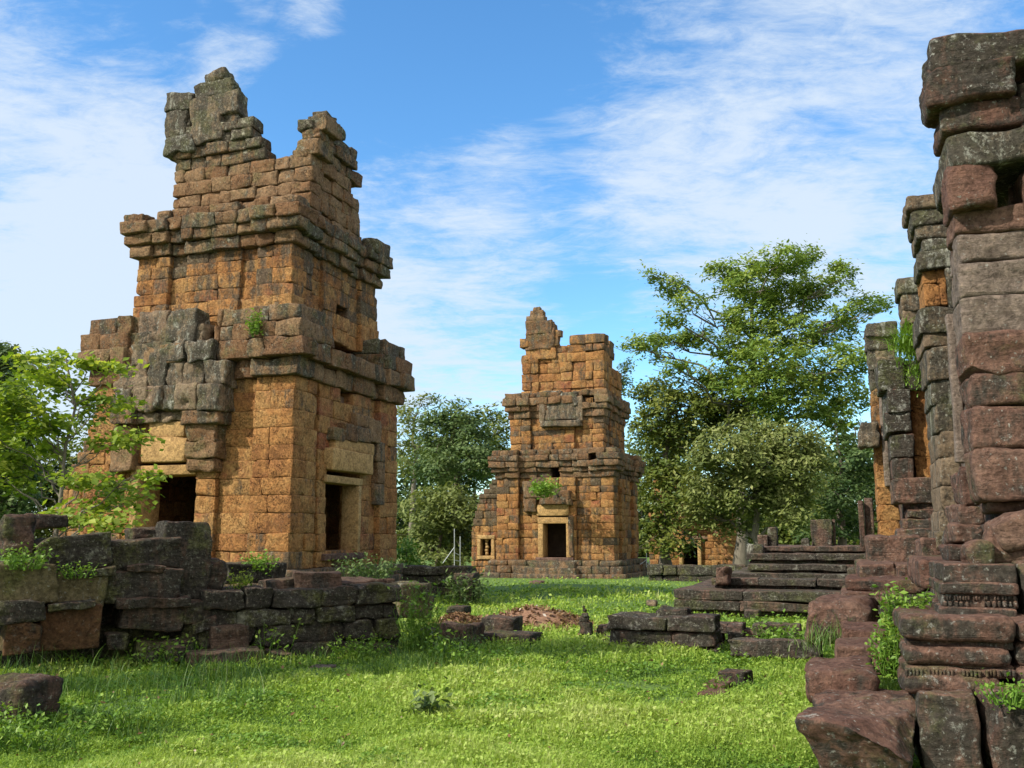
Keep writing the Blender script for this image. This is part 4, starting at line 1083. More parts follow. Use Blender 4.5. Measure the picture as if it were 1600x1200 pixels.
course_wall('stone_wall', 'ruined coursed wall black with lichen, right part of the collapsed wall', 318, 628, 920, 1024, wy(473), .9, 4, M_RUB, yaw=-.86, wr=(.35, .8), lich=.65, amp=.05, over=.02)
rub('thin dark slab wedged under the long tilted slab', 96, 886, 182, 900, -.12, .6, name='stone_slab', cat='stone slab', r=.03, lich=.5, tone=.2, roll=.05)
rub('thin mossy slab wedged under the brown slab', 196, 884, 262, 896, -.1, .6, name='stone_slab', cat='stone slab', r=.03, lich=.2, tone=.6, roll=-.03)
rub('thin slab sticking out under the olive blocks', 72, 940, 150, 953, -.2, .7, name='stone_slab', cat='stone slab', r=.03, lich=.5, tone=.4, roll=.04)
rub('thin moulded slab below the mossy block with the reddish edge', 186, 934, 300, 950, -.12, .7, name='stone_slab', cat='stone slab', r=.03, lich=.3, tone=.5, roll=-.05)
rub('broken wedge under the short propped block', 300, 966, 342, 986, -.08, .5, r=.04, lich=.3, tone=.3, roll=.2)
rub('small dark stone lodged in the dark hollow', 168, 992, 200, 1020, -.05, .4, r=.05, lich=.5, tone=.3)
rub('small angular stone lying before the tallest block', 262, 1012, 292, 1034, -.3, .35, r=.04, lich=.3, tone=.6)
rub('small rubble stone by the low long slab, partly in grass', 424, 1016, 456, 1036, -.35, .35, r=.05, lich=.4, tone=.5)
rub('small dark rubble stone at the right foot of the ruined wall', 590, 1008, 622, 1028, -.25, .35, r=.05, lich=.5, tone=.3)
course_wall('stone_wall', 'dark inner courses showing between the fallen blocks on the left', -60, 330, 880, 1030, wy(135) + .75, .6, 4, M_RUB, yaw=-.86, wr=(.5, 1.0), lich=.6, amp=.04, over=0)
# ------------------------------------------------------------------ vegetation
def leaf_quads(P, N_, size, aspect=0.5, rs=None, droop=0.0):
    """one folded diamond leaf per point: P centres, N_ normals, size lengths"""
    rs = rs or rng
    n = len(P)
    a = rs.normal(size=(n, 3)); a -= (a * N_).sum(1, keepdims=True) * N_; a /= np.linalg.norm(a, axis=1, keepdims=True) + 1e-9
    if droop: a[:, 2] -= droop; a /= np.linalg.norm(a, axis=1, keepdims=True) + 1e-9
    b = np.cross(N_, a); s = np.asarray(size)[:, None]
    v = np.stack([P - a * s * .5, P + b * s * aspect * .5 + N_ * s * .06, P + a * s * .5, P - b * s * aspect * .5 + N_ * s * .06], 1)
    return v.reshape(-1, 3), np.arange(4 * n).reshape(n, 4)


def rand_normals(n, up=0.7, rs=None):
    rs = rs or rng
    v = rs.normal(size=(n, 3)); v[:, 2] = np.abs(v[:, 2]) * .8 + up; return v / np.linalg.norm(v, axis=1, keepdims=True)


def tube(mb_v, mb_q, pts, rad, sides=7):
    pts = np.asarray(pts, float); n0 = sum(len(x) for x in mb_v)
    for i, p in enumerate(pts):
        d = pts[min(i + 1, len(pts) - 1)] - pts[max(i - 1, 0)]; d = d / (np.linalg.norm(d) + 1e-9)
        a = np.cross(d, [0.31, 0.95, 0.05]); a /= np.linalg.norm(a) + 1e-9; b = np.cross(d, a)
        th = np.linspace(0, 2 * math.pi, sides, endpoint=False)
        mb_v.append(p + rad[i] * (np.cos(th)[:, None] * a + np.sin(th)[:, None] * b))
    for i in range(len(pts) - 1):
        for j in range(sides):
            k = (j + 1) % sides
            mb_q.append([n0 + i * sides + j, n0 + i * sides + k, n0 + (i + 1) * sides + k, n0 + (i + 1) * sides + j])


def limb(a, b, n=6, wob=.06, sag=0.0):
    a, b = np.asarray(a, float), np.asarray(b, float); L = np.linalg.norm(b - a); t = np.linspace(0, 1, n)[:, None]
    p = a + (b - a) * t; p[:, 2] += (np.sin(t[:, 0] * math.pi) * sag * L)
    p[1:-1] += rng.normal(size=(n - 2, 3)) * wob * L
    return p


def tree(name, label, cat, base, top, clusters, leaf, lmat, bark, r0=.25, group=None, per=42, clump=.40, dens=1.0, flat=.55, aspect=.5, up=.7, fork=.35, limbs=True, tone_bias=0.0):
    """clusters: rows (centre, (rx, ry, rz)); leaves sit in small clumps spread through each cluster's volume"""
    base = np.asarray(base, float)
    root = empty(name, tuple(base), label, cat, group)
    V, Q = [], []
    top = np.asarray(top, float)
    trunk = limb(base - [0, 0, .3], top, 8, .018)
    rad = np.linspace(r0, r0 * .28, 8); rad[0] *= 1.5
    tube(V, Q, trunk, rad, 9)
    C_all, Np, Tn = [], [], []
    for (c, rr) in clusters:
        c = np.asarray(c, float); rr = np.asarray(rr, float)
        if limbs:
            h = np.clip((c[2] - .45 * np.linalg.norm((c - top)[:2]) - base[2]) / (top[2] - base[2]), fork, .97)
            s = base + (top - base) * h
            s = trunk[min(7, int(h * 7))] * (1 - (h * 7 % 1)) + trunk[min(7, int(h * 7) + 1)] * (h * 7 % 1)
            rl = r0 * (.42 - .22 * h)
            L = limb(s, c, 7, .035, .05); tube(V, Q, L, np.linspace(rl, rl * .25, 7), 6)
            for _ in range(3):
                e = c + rng.normal(size=3) * rr * .7; tube(V, Q, limb(L[4], e, 5, .05), np.linspace(rl * .4, rl * .1, 5), 5)
        vol = rr[0] * rr[1] * rr[2]
        area = (rr[0] * rr[1] + rr[1] * rr[2] + rr[0] * rr[2]) * 4.2
        nc = max(4, int(dens * area / (clump * clump * 3.2)))
        d = rng.normal(size=(nc, 3)); d /= np.linalg.norm(d, axis=1, keepdims=True)
        rad_ = rng.uniform(.25, 1.0, nc) ** .45
        cc = c + d * rr * rad_[:, None] * rng.uniform(.85, 1.12, (nc, 1))
        sz = clump * rng.uniform(.6, 1.25, nc)
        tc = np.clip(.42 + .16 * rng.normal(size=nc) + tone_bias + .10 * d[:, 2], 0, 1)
        g = rng.normal(size=(nc, per, 3)) * sz[:, None, None] * np.array([.62, .62, .62 * flat])
        C_all.append((cc[:, None] + g).reshape(-1, 3)); Tn.append(np.repeat(tc, per) + rng.normal(size=nc * per) * .15)
        nn = d[:, None] * .6 + rng.normal(size=(nc, per, 3)) * .55; nn[..., 2] = np.abs(nn[..., 2]) + up * .6
        Np.append((nn / np.linalg.norm(nn, axis=2, keepdims=True)).reshape(-1, 3))
    mesh_obj('trunk', np.concatenate(V), Q, bark, root)
    P = np.concatenate(C_all); NN = np.concatenate(Np); T = np.clip(np.concatenate(Tn), 0, 1)
    keep = P[:, 2] > base[2] + .1
    P, NN, T = P[keep], NN[keep], T[keep]
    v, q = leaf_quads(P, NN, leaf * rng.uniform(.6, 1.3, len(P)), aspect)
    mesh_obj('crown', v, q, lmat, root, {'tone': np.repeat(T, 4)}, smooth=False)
    return root


def zoomed(rows, X0, Y0, s, D, depth=1.0, rnd_d=.35):
    """crown clumps read off an enlarged view (origin X0, Y0, scale s) at distance D"""
    out = []
    for (x, y, rx, ry) in rows:
        k = s * D / FPX
        off = rng.uniform(-1, 1) * rnd_d * depth
        c = at(X0 + s * x, Y0 + s * y, D); c = c + np.array([0, off, 0]); c[0] *= (D + off) / D; c[2] = CAMZ + (c[2] - CAMZ) * (D + off) / D
        out.append((c, (rx * k, (rx + ry) / 2 * k * depth, ry * k * (1.32 if D == 55 else 1.0))))
    return out


def base_at(px, D): p = at(px, 840, D); p[2] = float(gz(p[0], p[1])); return p


# slim young tree on the left
rows = [(100, 262, 60, 34), (200, 262, 75, 42), (330, 262, 75, 45), (440, 292, 60, 34), (580, 305, 60, 28), (170, 335, 80, 36), (60, 405, 60, 44), (300, 395, 110, 55), (470, 465, 105, 46), (600, 470, 60, 36),
        (130, 470, 90, 46), (30, 560, 70, 55), (150, 605, 100, 46), (270, 590, 90, 36), (620, 645, 95, 46), (520, 670, 70, 34), (60, 690, 70, 40), (90, 800, 120, 36), (60, 885, 85, 38), (600, 885, 110, 36),
        (730, 838, 50, 28), (430, 860, 120, 34), (480, 975, 110, 44), (350, 1040, 110, 46), (560, 1060, 90, 36), (-60, 650, 90, 80), (-60, 820, 90, 60), (420, 560, 80, 34), (250, 690, 60, 30), (-40, 480, 70, 60), (660, 950, 60, 30)]
DY = 16.0
rows += [(250, 330, 90, 50), (200, 540, 90, 50), (10, 480, 70, 50), (80, 740, 90, 40)]
b = base_at(88, DY); tp = at(103, 560, DY)
tree('young_tree', 'slim young tree with bright yellow-green leaves in front of the near tower', 'tree', b, tp, zoomed(rows, 0, 480, .3167, DY, 1.2, .7), .125, L_YOUNG, B_GREY, .055, per=24, clump=.25, dens=2.3, flat=.5, aspect=.72, fork=.2, up=1.0)

# tall tree with layered branches
rows = [(600, 62, 120, 34), (690, 40, 60, 22), (470, 95, 90, 36), (380, 110, 60, 30), (720, 150, 100, 44), (825, 128, 48, 45), (905, 222, 60, 26), (965, 225, 50, 16), (500, 160, 150, 40), (650, 215, 130, 48), (205, 160, 60, 34), (145, 112, 40, 14), (275, 218, 56, 26),
        (215, 275, 62, 16), (110, 365, 90, 18), (200, 350, 80, 20), (305, 345, 100, 26), (500, 275, 140, 44), (660, 330, 130, 50), (450, 370, 110, 44), (570, 430, 150, 50), (225, 455, 60, 22), (150, 415, 30, 12), (340, 470, 70, 22),
        (800, 330, 66, 40), (840, 430, 90, 55), (860, 555, 66, 55), (740, 500, 90, 50), (560, 520, 150, 50), (400, 520, 110, 34), (830, 250, 60, 26), (640, 600, 140, 50), (820, 640, 60, 36), (760, 590, 70, 46)]
b = base_at(1155, 57.5); tp = at(1175, 470, 57)
tree('canopy_tree', 'tall tree with layered feathery branches spreading against the sky', 'tree', b, tp, zoomed(rows, 960, 380, .433, 55, 1.6, 2.2), .30, L_BIG, B_GREY, .36, per=34, clump=.46, dens=1.15, flat=.65, aspect=.42, fork=.35, up=1.0)
rows = [(170, 540, 110, 50), (250, 590, 150, 55), (140, 660, 80, 70), (260, 690, 120, 70), (420, 620, 120, 60), (180, 790, 90, 90), (160, 930, 80, 110), (240, 880, 70, 90), (200, 1060, 100, 60), (360, 600, 100, 50)]
b = base_at(1040, 58); tp = at(1045, 640, 58)
tree('broadleaf_tree', 'dense olive-green tree just right of the farther tower, below the layered one', 'tree', b, tp, zoomed(rows, 960, 380, .433, 58, 1.3, 1.5), .30, L_OLIVE, B_DARK, .34, per=40, clump=.55, dens=1.4, flat=.6)
rows = [(470, 680, 110, 50), (620, 720, 120, 60), (400, 760, 130, 80), (550, 800, 160, 90), (680, 820, 90, 80), (340, 860, 100, 80), (470, 900, 140, 90), (620, 920, 110, 80), (330, 970, 90, 70), (450, 1010, 100, 50), (700, 740, 60, 40), (560, 690, 90, 40), (300, 770, 50, 50), (640, 990, 60, 50)]
b = base_at(1190, 42); tp = at(1180, 720, 42)
tree('pale_tree', 'rounded pale grey-green tree in front of the tall layered one', 'tree', b, tp, zoomed(rows, 960, 380, .433, 42, 1.2, 1.2), .22, L_PALE, B_GREY, .22, per=42, clump=.42, dens=1.4, flat=.65, tone_bias=.05)
rows = [(800, 720, 90, 55), (880, 760, 60, 60), (820, 810, 110, 80), (760, 900, 90, 90), (860, 920, 80, 100), (800, 1010, 120, 70), (900, 700, 40, 50), (720, 1040, 80, 40)]
b = base_at(1315, 48); tp = at(1310, 700, 48)
tree('dark_tree', 'dark green tree behind the stone door frame of the terrace', 'tree', b, tp, zoomed(rows, 960, 380, .433, 48, 1.2, 1.2), .26, L_DARK, B_DARK, .28, per=36, clump=.48, dens=1.05, flat=.6)

# trees between the two towers
rows = [(270, 470, 90, 60), (230, 540, 110, 90), (330, 540, 90, 90), (270, 630, 150, 90), (370, 640, 80, 90), (200, 680, 90, 70), (320, 730, 120, 60)]
b = base_at(710, 60); tp = at(712, 660, 60)
tree('broadleaf_tree', 'large round grey-green tree filling the gap between the two towers', 'tree', b, tp, zoomed(rows, 600, 460, .4, 60, 1.3, 1.5), .28, L_DARK, B_DARK, .36, per=40, clump=.55, dens=1.4, flat=.6, tone_bias=.08)
rows = [(420, 480, 50, 50), (450, 540, 60, 70), (410, 580, 50, 70), (470, 620, 40, 60), (430, 660, 60, 60)]
b = base_at(775, 66); tp = at(775, 670, 66)
tree('broadleaf_tree', 'narrow dark tree touching the left side of the farther tower', 'tree', b, tp, zoomed(rows, 600, 460, .4, 66, 1.3, 1), .28, L_OLIVE, B_DARK, .3, per=36, clump=.55, dens=1.05, flat=.6, tone_bias=-.05)
rows = [(150, 420, 60, 34), (90, 450, 40, 40), (130, 490, 70, 50), (80, 570, 60, 50), (140, 590, 60, 50), (70, 480, 40, 40), (100, 660, 80, 60)]
b = base_at(640, 75); tp = at(648, 650, 75)
tree('open_tree', 'thin greyish tree against the sky, close beside the near tower', 'tree', b, tp, zoomed(rows, 600, 460, .4, 75, 1.3, 1.5), .30, L_PALE, B_GREY, .3, per=24, clump=.55, dens=.8, flat=.6, tone_bias=-.12)
rows = [(230, 800, 110, 50), (160, 850, 100, 60), (290, 850, 80, 70), (220, 910, 130, 70), (140, 960, 100, 70), (270, 970, 80, 70), (190, 1030, 130, 50), (300, 780, 50, 30)]
b = base_at(685, 47); tp = at(690, 800, 47)
tree('leafy_bush', 'broad pale-leaved bush behind the dark low wall between the towers', 'bush', b, tp, zoomed(rows, 600, 460, .4, 47, 1.2, 1), .24, L_PALE, B_DARK, .16, per=34, clump=.42, dens=1.1, flat=.65, tone_bias=-.05)
rows = [(95, 990, 40, 40), (80, 1040, 50, 34), (110, 1030, 40, 40)]
b = base_at(634, 30); tp = at(636, 860, 30)
tree('leafy_bush', 'small yellow-green bush at the right foot of the near tower', 'bush', b, tp, zoomed(rows, 600, 460, .4, 30, 1.2, .4), .12, L_WEED, B_DARK, .05, per=30, clump=.22, dens=1.1, flat=.65, tone_bias=-.1)

# dark trees on the far left
rows = [(20, 250, 90, 50), (-80, 280, 120, 80), (60, 330, 100, 60), (-40, 400, 140, 90), (60, 480, 100, 80), (-60, 560, 140, 100), (80, 620, 90, 80), (20, 760, 120, 110), (-80, 760, 120, 120), (90, 880, 70, 90), (10, 960, 110, 80), (110, 440, 60, 70), (125, 580, 60, 80), (130, 730, 60, 80), (120, 960, 60, 80), (40, 640, 90, 90), (20, 540, 90, 90)]
b = base_at(-10, 34); tp = at(0, 600, 34)
tree('dark_tree', 'dark dense tree at the left edge behind the slim young tree', 'tree', b, tp, zoomed(rows, 0, 480, .3167, 34, 1.2, .8), .20, L_DARK, B_DARK, .28, per=40, clump=.4, dens=1.8, flat=.6)
rows = [(40, 200, 40, 18), (20, 230, 70, 30), (-40, 230, 60, 40)]
b = base_at(8, 44); tp = at(10, 560, 44)
tree('open_tree', 'thin tree top peeping over the dark tree at the left edge', 'tree', b, tp, zoomed(rows, 0, 480, .3167, 44, 1.2, .8), .22, L_OLIVE, B_DARK, .2, per=24, clump=.4, dens=.8, flat=.6)
rows = [(0, 0, 14, 20), (8, -18, 10, 14), (-8, 14, 16, 16)]
b = base_at(970, 70); tp = at(968, 600, 70)
tree('open_tree', 'dark treetop peeping out behind the right side of the farther tower', 'tree', b, tp, zoomed(rows, 974, 590, 1.0, 70, 1.2, .8), .26, L_DARK, B_DARK, .25, per=26, clump=.45, dens=.9, flat=.6)

# the forest edge behind everything
for j, (px, py, D, wd) in enumerate(((-120, 700, 80, 130), (40, 690, 86, 120), (180, 700, 90, 130), (560, 740, 95, 110), (640, 715, 98, 100), (740, 690, 100, 100), (840, 720, 96, 110), (960, 700, 92, 110), (1060, 660, 95, 120), (1180, 700, 88, 130), (1300, 690, 92, 110), (1400, 680, 96, 110), (1500, 660, 100, 130), (1640, 660, 90, 140))):
    rows = []
    for q in range(9):
        rows.append((rng.uniform(-wd * .75, wd * .75), rng.uniform(20, 190), rng.uniform(45, 70), rng.uniform(30, 50)))
    rows += [(0, 20, 60, 30), (-wd * .6, 165, 70, 40), (wd * .6, 165, 70, 40), (0, 150, 70, 50)]
    b = base_at(px, D); tp = at(px, py + 60, D)
    where = ('at the far left edge', 'left of the near tower', 'behind the near tower', 'hidden behind the near tower', 'right of the near tower', 'between the two towers', 'behind the farther tower', 'right behind the farther tower', 'behind the low red ruin',
             'behind the pale rounded tree', 'behind the stone door frame', 'behind the temple wall', 'behind the temple core', 'at the far right')[j]
    tree('forest_tree', 'dark forest tree in the row closing the view, ' + where, 'tree', b, tp, zoomed(rows, px, py, 1.0, D, 1.3, 1.5), .55, (L_DARK, L_OLIVE)[j % 2], B_DARK, .4, group='forest edge behind the ruins', per=20, clump=1.0, dens=1.1, flat=.6)


# ------------------------------------------------------------------ weeds and tufts
def weed(name, label, base, h, spread, n, leaf, mat, cat='weed', group=None, aspect=.55, per=9, stems=True, up=.8):
    base = np.asarray(base, float)
    V, Q, P, T = [], [], [], []
    for i in range(n):
        a = rng.uniform(0, 2 * math.pi); r = spread * math.sqrt(rng.uniform(0, 1)); foot = base + [math.cos(a) * r * .6, math.sin(a) * r * .6, -.04]
        tip = base + [math.cos(a) * r, math.sin(a) * r, h * rng.uniform(.5, 1.05)]
        L = limb(foot, tip, 6, .05, .03); tube(V, Q, L, np.linspace(.007, .002, 6), 4)
        t = rng.uniform(.2, 1.0, per)[:, None]
        P.append(foot + (tip - foot) * t + rng.normal(size=(per, 3)) * leaf * .8); T.append(np.clip(.5 + rng.normal(size=per) * .2 + (t[:, 0] - .5) * .3, 0, 1))
    P = np.concatenate(P); T = np.concatenate(T)
    root = empty(name, tuple(base), label, cat, group)
    mesh_obj('stems', np.concatenate(V), Q, mat, root, {'tone': np.full(sum(len(x) for x in V), .3)})
    v, q = leaf_quads(P, rand_normals(len(P), up), leaf * rng.uniform(.6, 1.3, len(P)), aspect)
    mesh_obj('leaves', v, q, mat, root, {'tone': np.repeat(T, 4)}, smooth=False)
    return root


def blades(F_, tips_h, width, bend, tone, segs=3):
    """curved blades: feet F_, heights, widths"""
    n = len(F_); a = rng.uniform(0, 2 * math.pi, n); d = np.stack([np.cos(a), np.sin(a), np.zeros(n)], 1); s = np.stack([-d[:, 1], d[:, 0], np.zeros(n)], 1)
    vs = []
    for k in range(segs + 1):
        t = k / segs; c = F_ + np.array([0, 0, 1]) * (tips_h * (t - .35 * bend * t * t))[:, None] + d * (tips_h * bend * t * t)[:, None]
        wd = (width * (1 - t) ** .7 * .5)[:, None] if k < segs else (width * .03)[:, None]
        vs += [c - s * wd, c + s * wd]
    V = np.stack(vs, 1); m = 2 * (segs + 1)
    base = (np.arange(n) * m)[:, None]
    q = np.concatenate([base + np.array([2 * k, 2 * k + 1, 2 * k + 3, 2 * k + 2]) for k in range(segs)], 0)
    return V.reshape(-1, 3), q, np.repeat(tone, m)


def on_ground(px, py):
    """points where view rays through pixels meet the (nearly level) ground"""
    a, b_ = (px - 800) / FPX, (600 - py) / FPX; c, s_ = math.cos(PITCH), math.sin(PITCH)
    dy = c - b_ * s_; dz = s_ + b_ * c
    t = -CAMZ / dz; x, y = a * t, dy * t
    for _ in range(4):
        z = gz(x, y); t = (z - CAMZ) / dz; x, y = a * t, dy * t
    return np.stack([x, y, gz(x, y)], 1)


def lawn():
    # short creeping leaves and grass; denser where the ground is near enough to show single leaves
    n = 420000
    py = 905 + (1260 - 905) * rng.uniform(0, 1, n) ** .75; px = rng.uniform(-120, 1720, n)
    F_ = on_ground(px, py); F_[:, 0] += rng.normal(size=n) * .1; F_[:, 1] += rng.normal(size=n) * .12
    bare = fbm(np.stack([F_[:, 0] * .8, F_[:, 1] * .8, np.full(len(F_), 40.)], 1), 4)
    keep = (F_[:, 1] > 3) & (F_[:, 1] < 48) & ((bare < .62) | (rng.uniform(0, 1, len(F_)) < .18)); F_ = F_[keep]; n = len(F_)
    dist = F_[:, 1]
    patch = fbm(np.stack([F_[:, 0] * .55, F_[:, 1] * .55, np.zeros(n)], 1), 3)
    fine = fbm(np.stack([F_[:, 0] * 3, F_[:, 1] * 3, np.full(n, 9.)], 1), 2)
    F_[:, 2] = gz(F_[:, 0], F_[:, 1])
    tone = np.clip(.46 + .24 * patch + .16 * fine + rng.normal(size=n) * .15, 0, 1)
    isleaf = rng.uniform(0, 1, n) < np.clip(.52 - .3 * patch, .15, .85)
    Fl = F_[isleaf]; k = len(Fl); sc = np.clip(dist[isleaf] / 9, .8, 3.2)
    hz = np.clip(.045 + .03 * fine[isleaf] + .03 * patch[isleaf], .01, .14) * rng.uniform(.3, 1.3, k) * np.clip(sc, 1, 1.5)
    P = Fl + np.stack([np.zeros(k), np.zeros(k), hz], 1)
    v1, q1 = leaf_quads(P, rand_normals(k, .7), .027 * sc * rng.uniform(.6, 1.5, k) * (1 + .7 * np.clip(patch[isleaf], 0, 1)), .62)
    Fb = F_[~isleaf]; k2 = len(Fb); sc = np.clip(dist[~isleaf] / 9, .8, 3.0)
    hh = np.clip(.075 + .05 * fine[~isleaf] + .03 * patch[~isleaf], .03, .2) * rng.uniform(.5, 1.5, k2) * np.clip(sc, 1, 1.4)
    v2, q2, t2 = blades(Fb, hh, .0085 * sc * rng.uniform(.7, 1.4, k2), rng.uniform(.2, 1.1, k2), tone[~isleaf], 2)
    v = np.concatenate([v1, v2]); q = np.concatenate([q1, q2 + len(v1)]); t = np.concatenate([np.repeat(tone[isleaf], 4), t2])
    o = mesh_obj('lawn_grass', v, q, L_GRASS, None, {'tone': t}, smooth=False)
    tag(o, 'bright green lawn of short grass and creeping leaves', 'grass', kind='stuff')


lawn()


def tall_grass():
    Fs, hs = [], []
    for (x0, x1, y0, y1, n, h) in ((-60, 420, 1040, 1115, 1700, .30), (-60, 240, 1010, 1060, 600, .36), (560, 760, 1015, 1060, 900, .22), (420, 640, 1022, 1045, 700, .18), (-80, 250, 1110, 1180, 900, .16), (640, 740, 985, 1040, 500, .3)):
        p = on_ground(rng.uniform(x0, x1, n), rng.uniform(y0, y1, n)); cl = fbm(np.stack([p[:, 0] * 1.6, p[:, 1] * 1.6, np.zeros(n)], 1), 2)
        k = cl > -.25; p = p[k]; Fs.append(p); hs.append(h * rng.uniform(.4, 1.35, len(p)) * (1 + .4 * cl[k]))
    F_ = np.concatenate(Fs); h = np.concatenate(hs); n = len(F_)
    v, q, t = blades(F_, h, rng.uniform(.007, .014, n), rng.uniform(.1, 1.0, n), np.clip(rng.beta(1.2, 3.2, n) + .08, 0, 1), 4)
    o = mesh_obj('tall_grass', v, q, L_TALL, None, {'tone': t}, smooth=False)
    tag(o, 'taller arching grass along the foot of the collapsed wall', 'grass', kind='stuff')


tall_grass()


def gp(px, py): return on_ground(np.array([float(px)]), np.array([float(py)]))[0]


weed('leafy_weed', 'tall light green weeds at the right end of the ruined wall', gp(655, 1024), 1.05, .38, 46, .075, L_WEED, up=.8)
weed('leafy_weed', 'bushy green weeds against the ruined wall near its grass-covered slab', gp(415, 1032), .55, .5, 40, .07, L_WEED)
weed('leafy_weed', 'low green weeds in the grass right of the tall weeds', gp(700, 1040), .4, .4, 26, .07, L_WEED)
weed('leafy_weed', 'dark green broad-leaved weed alone on the near lawn', gp(672, 1122), .17, .2, 16, .10, L_DARK, per=7)
weed('leafy_weed', 'pale leafy herb cluster in the near grass on the left', gp(205, 1140), .3, .45, 40, .05, L_WEED)
weed('leafy_weed', 'leafy herb cluster beside the dark boulder at the left edge', gp(60, 1165), .26, .5, 40, .05, L_WEED)
weed('leafy_weed', 'small leafy herb patch in the middle of the lawn', gp(930, 1096), .14, .5, 40, .05, L_WEED)
weed('leafy_weed', 'leafy weeds around the three fallen blocks', gp(1150, 1084), .18, .45, 40, .05, L_WEED)
weed('leafy_weed', 'bright green plants growing between the two grey kerb slabs', at(1212, 1006, 14.7), .28, .5, 40, .08, L_WEED)
weed('leafy_weed', 'green weeds sprouting along the long grey kerb slab', gp(1165, 1036), .12, .4, 26, .05, L_WEED)
weed('leafy_weed', 'weeds on the grassy ledge between the terrace and the free-standing wall', at(1170, 985, 17), .22, .9, 60, .08, L_WEED)
weed('leafy_weed', 'lush light green weeds filling the gap above the flat purple slabs', at(1420, 985, 7.9), .34, .22, 54, .055, L_WEED, per=12)
weed('leafy_weed', 'leafy weeds spilling down beside the flat purple slabs', at(1398, 1048, 7.5), .30, .16, 40, .05, L_WEED, per=10)
weed('leafy_weed', 'small green weeds on the ledge above the upright mossy block', at(1575, 1090, 6.2), .09, .18, 26, .035, L_WEED)
weed('leafy_weed', 'green weeds on the grey block before the near tower', at(402, 888, wy(402) + 1.7), .22, .34, 34, .07, L_WEED)
weed('leafy_weed', 'dark weeds on the plinth of the near tower, right end', at(575, 905, 21), .5, .8, 60, .10, L_DARK)
weed('leafy_weed', 'pale weeds on top of the olive fluted block', at(40, 884, wy(40) - .25), .22, .3, 40, .05, L_WEED)
weed('leafy_weed', 'yellowish dry weed on the ledge of the ruined wall', at(375, 914, wy(375) + .3), .2, .2, 18, .05, L_YOUNG)
weed('fern', 'green plants rooted above the doorway of the farther tower', at(852, 772, 42.1), .55, .7, 60, .18, L_WEED, cat='plant')
weed('fern', 'small green plants on the cornice corner of the near tower', at(398, 520, 21.9), .5, .16, 26, .09, L_WEED, cat='plant')
weed('fern', 'dark green plants on the low wall beside its squared pier', at(728, 940, 23.4), .7, .6, 50, .12, L_DARK, cat='plant')


def hanging_fern():
    c = at(1423, 545, 16.0); root = empty('fern', tuple(c), 'bright green fern hanging from the temple wall, high between two wall ends', 'fern')
    n = 900; F_ = c + rng.normal(size=(n, 3)) * np.array([.13, .12, .13])
    v, q, t = blades(F_, rng.uniform(.15, .42, n), rng.uniform(.012, .024, n), rng.uniform(.6, 1.7, n), np.clip(rng.normal(size=n) * .2 + .55, 0, 1), 4)
    mesh_obj('fronds', v, q, L_WEED, root, {'tone': t}, smooth=False)
    n = 160; F_ = at(1432, 585, 15.9) + rng.normal(size=(n, 3)) * np.array([.1, .08, .16])
    v, q, t = blades(F_, rng.uniform(.1, .25, n), rng.uniform(.012, .024, n), rng.uniform(1, 1.9, n), np.clip(rng.normal(size=n) * .2 + .6, 0, 1), 4)
    mesh_obj('fronds', v, q, L_WEED, root, {'tone': t}, smooth=False)


hanging_fern()


def dry_tuft():
    c = at(1292, 1012, 10.0); n = 170
    F_ = c + rng.normal(size=(n, 3)) * np.array([.2, .1, .05])
    v, q, t = blades(F_, rng.uniform(.12, .4, n), rng.uniform(.005, .010, n), rng.uniform(.4, 1.3, n), np.clip(rng.normal(size=n) * .3 + .4, 0, 1), 4)
    tag(mesh_obj('grass_tuft', v, q, L_TALL, None, {'tone': t}, smooth=False), 'dry arching grass tuft under the rounded red boulder', 'grass tuft')


dry_tuft()


# heap of dead leaves and soil on the lawn
def heap():
    root = empty('leaf_heap', tuple(gp(810, 985)), 'low reddish heap of dead leaves and soil on the lawn between the towers', 'leaf heap')
    V, Q, P = [], [], []
    n0 = 0
    for (px, py, D, rx, ry, h) in ((720, 978, 18.8, .55, .5, .22), (835, 978, 18.6, 1.1, .7, .36), (880, 980, 18.4, .6, .5, .22), (790, 985, 18.2, .9, .5, .16)):
        c = at(px, py, D); c[2] = float(gz(c[0], c[1])); g = 26
        X, Y = np.meshgrid(np.linspace(-1.2, 1.2, g), np.linspace(-1.2, 1.2, g)); r2 = X ** 2 + Y ** 2
        Z = h * np.clip(1 - r2 * .8, 0, 1) ** 1.2; pts = np.stack([c[0] + X * rx, c[1] + Y * ry, c[2] - .03 + Z], 2).reshape(-1, 3)
        pts[:, 2] += fbm(pts * 4, 3) * .06 * np.clip(Z.ravel() / h, .1, 1)
        V.append(pts); i = (np.arange(g - 1)[:, None] * g + np.arange(g - 1)[None]).ravel(); Q.append(np.stack([i, i + 1, i + g + 1, i + g], 1) + n0); n0 += g * g
        k = rng.integers(0, len(pts), 1500); P.append(pts[k] + rng.normal(size=(1500, 3)) * np.array([.06, .06, .012]) + [0, 0, .02])
    mesh_obj('soil', np.concatenate(V), np.concatenate(Q), M_SOIL, root)
    P = np.concatenate(P); v, q = leaf_quads(P, rand_normals(len(P), .4), rng.uniform(.05, .13, len(P)), .5)
    mesh_obj('dead_leaves', v, q, L_LITTER, root, {'tone': np.repeat(np.clip(rng.normal(size=len(P)) * .25 + .5, 0, 1), 4)}, smooth=False)


heap()


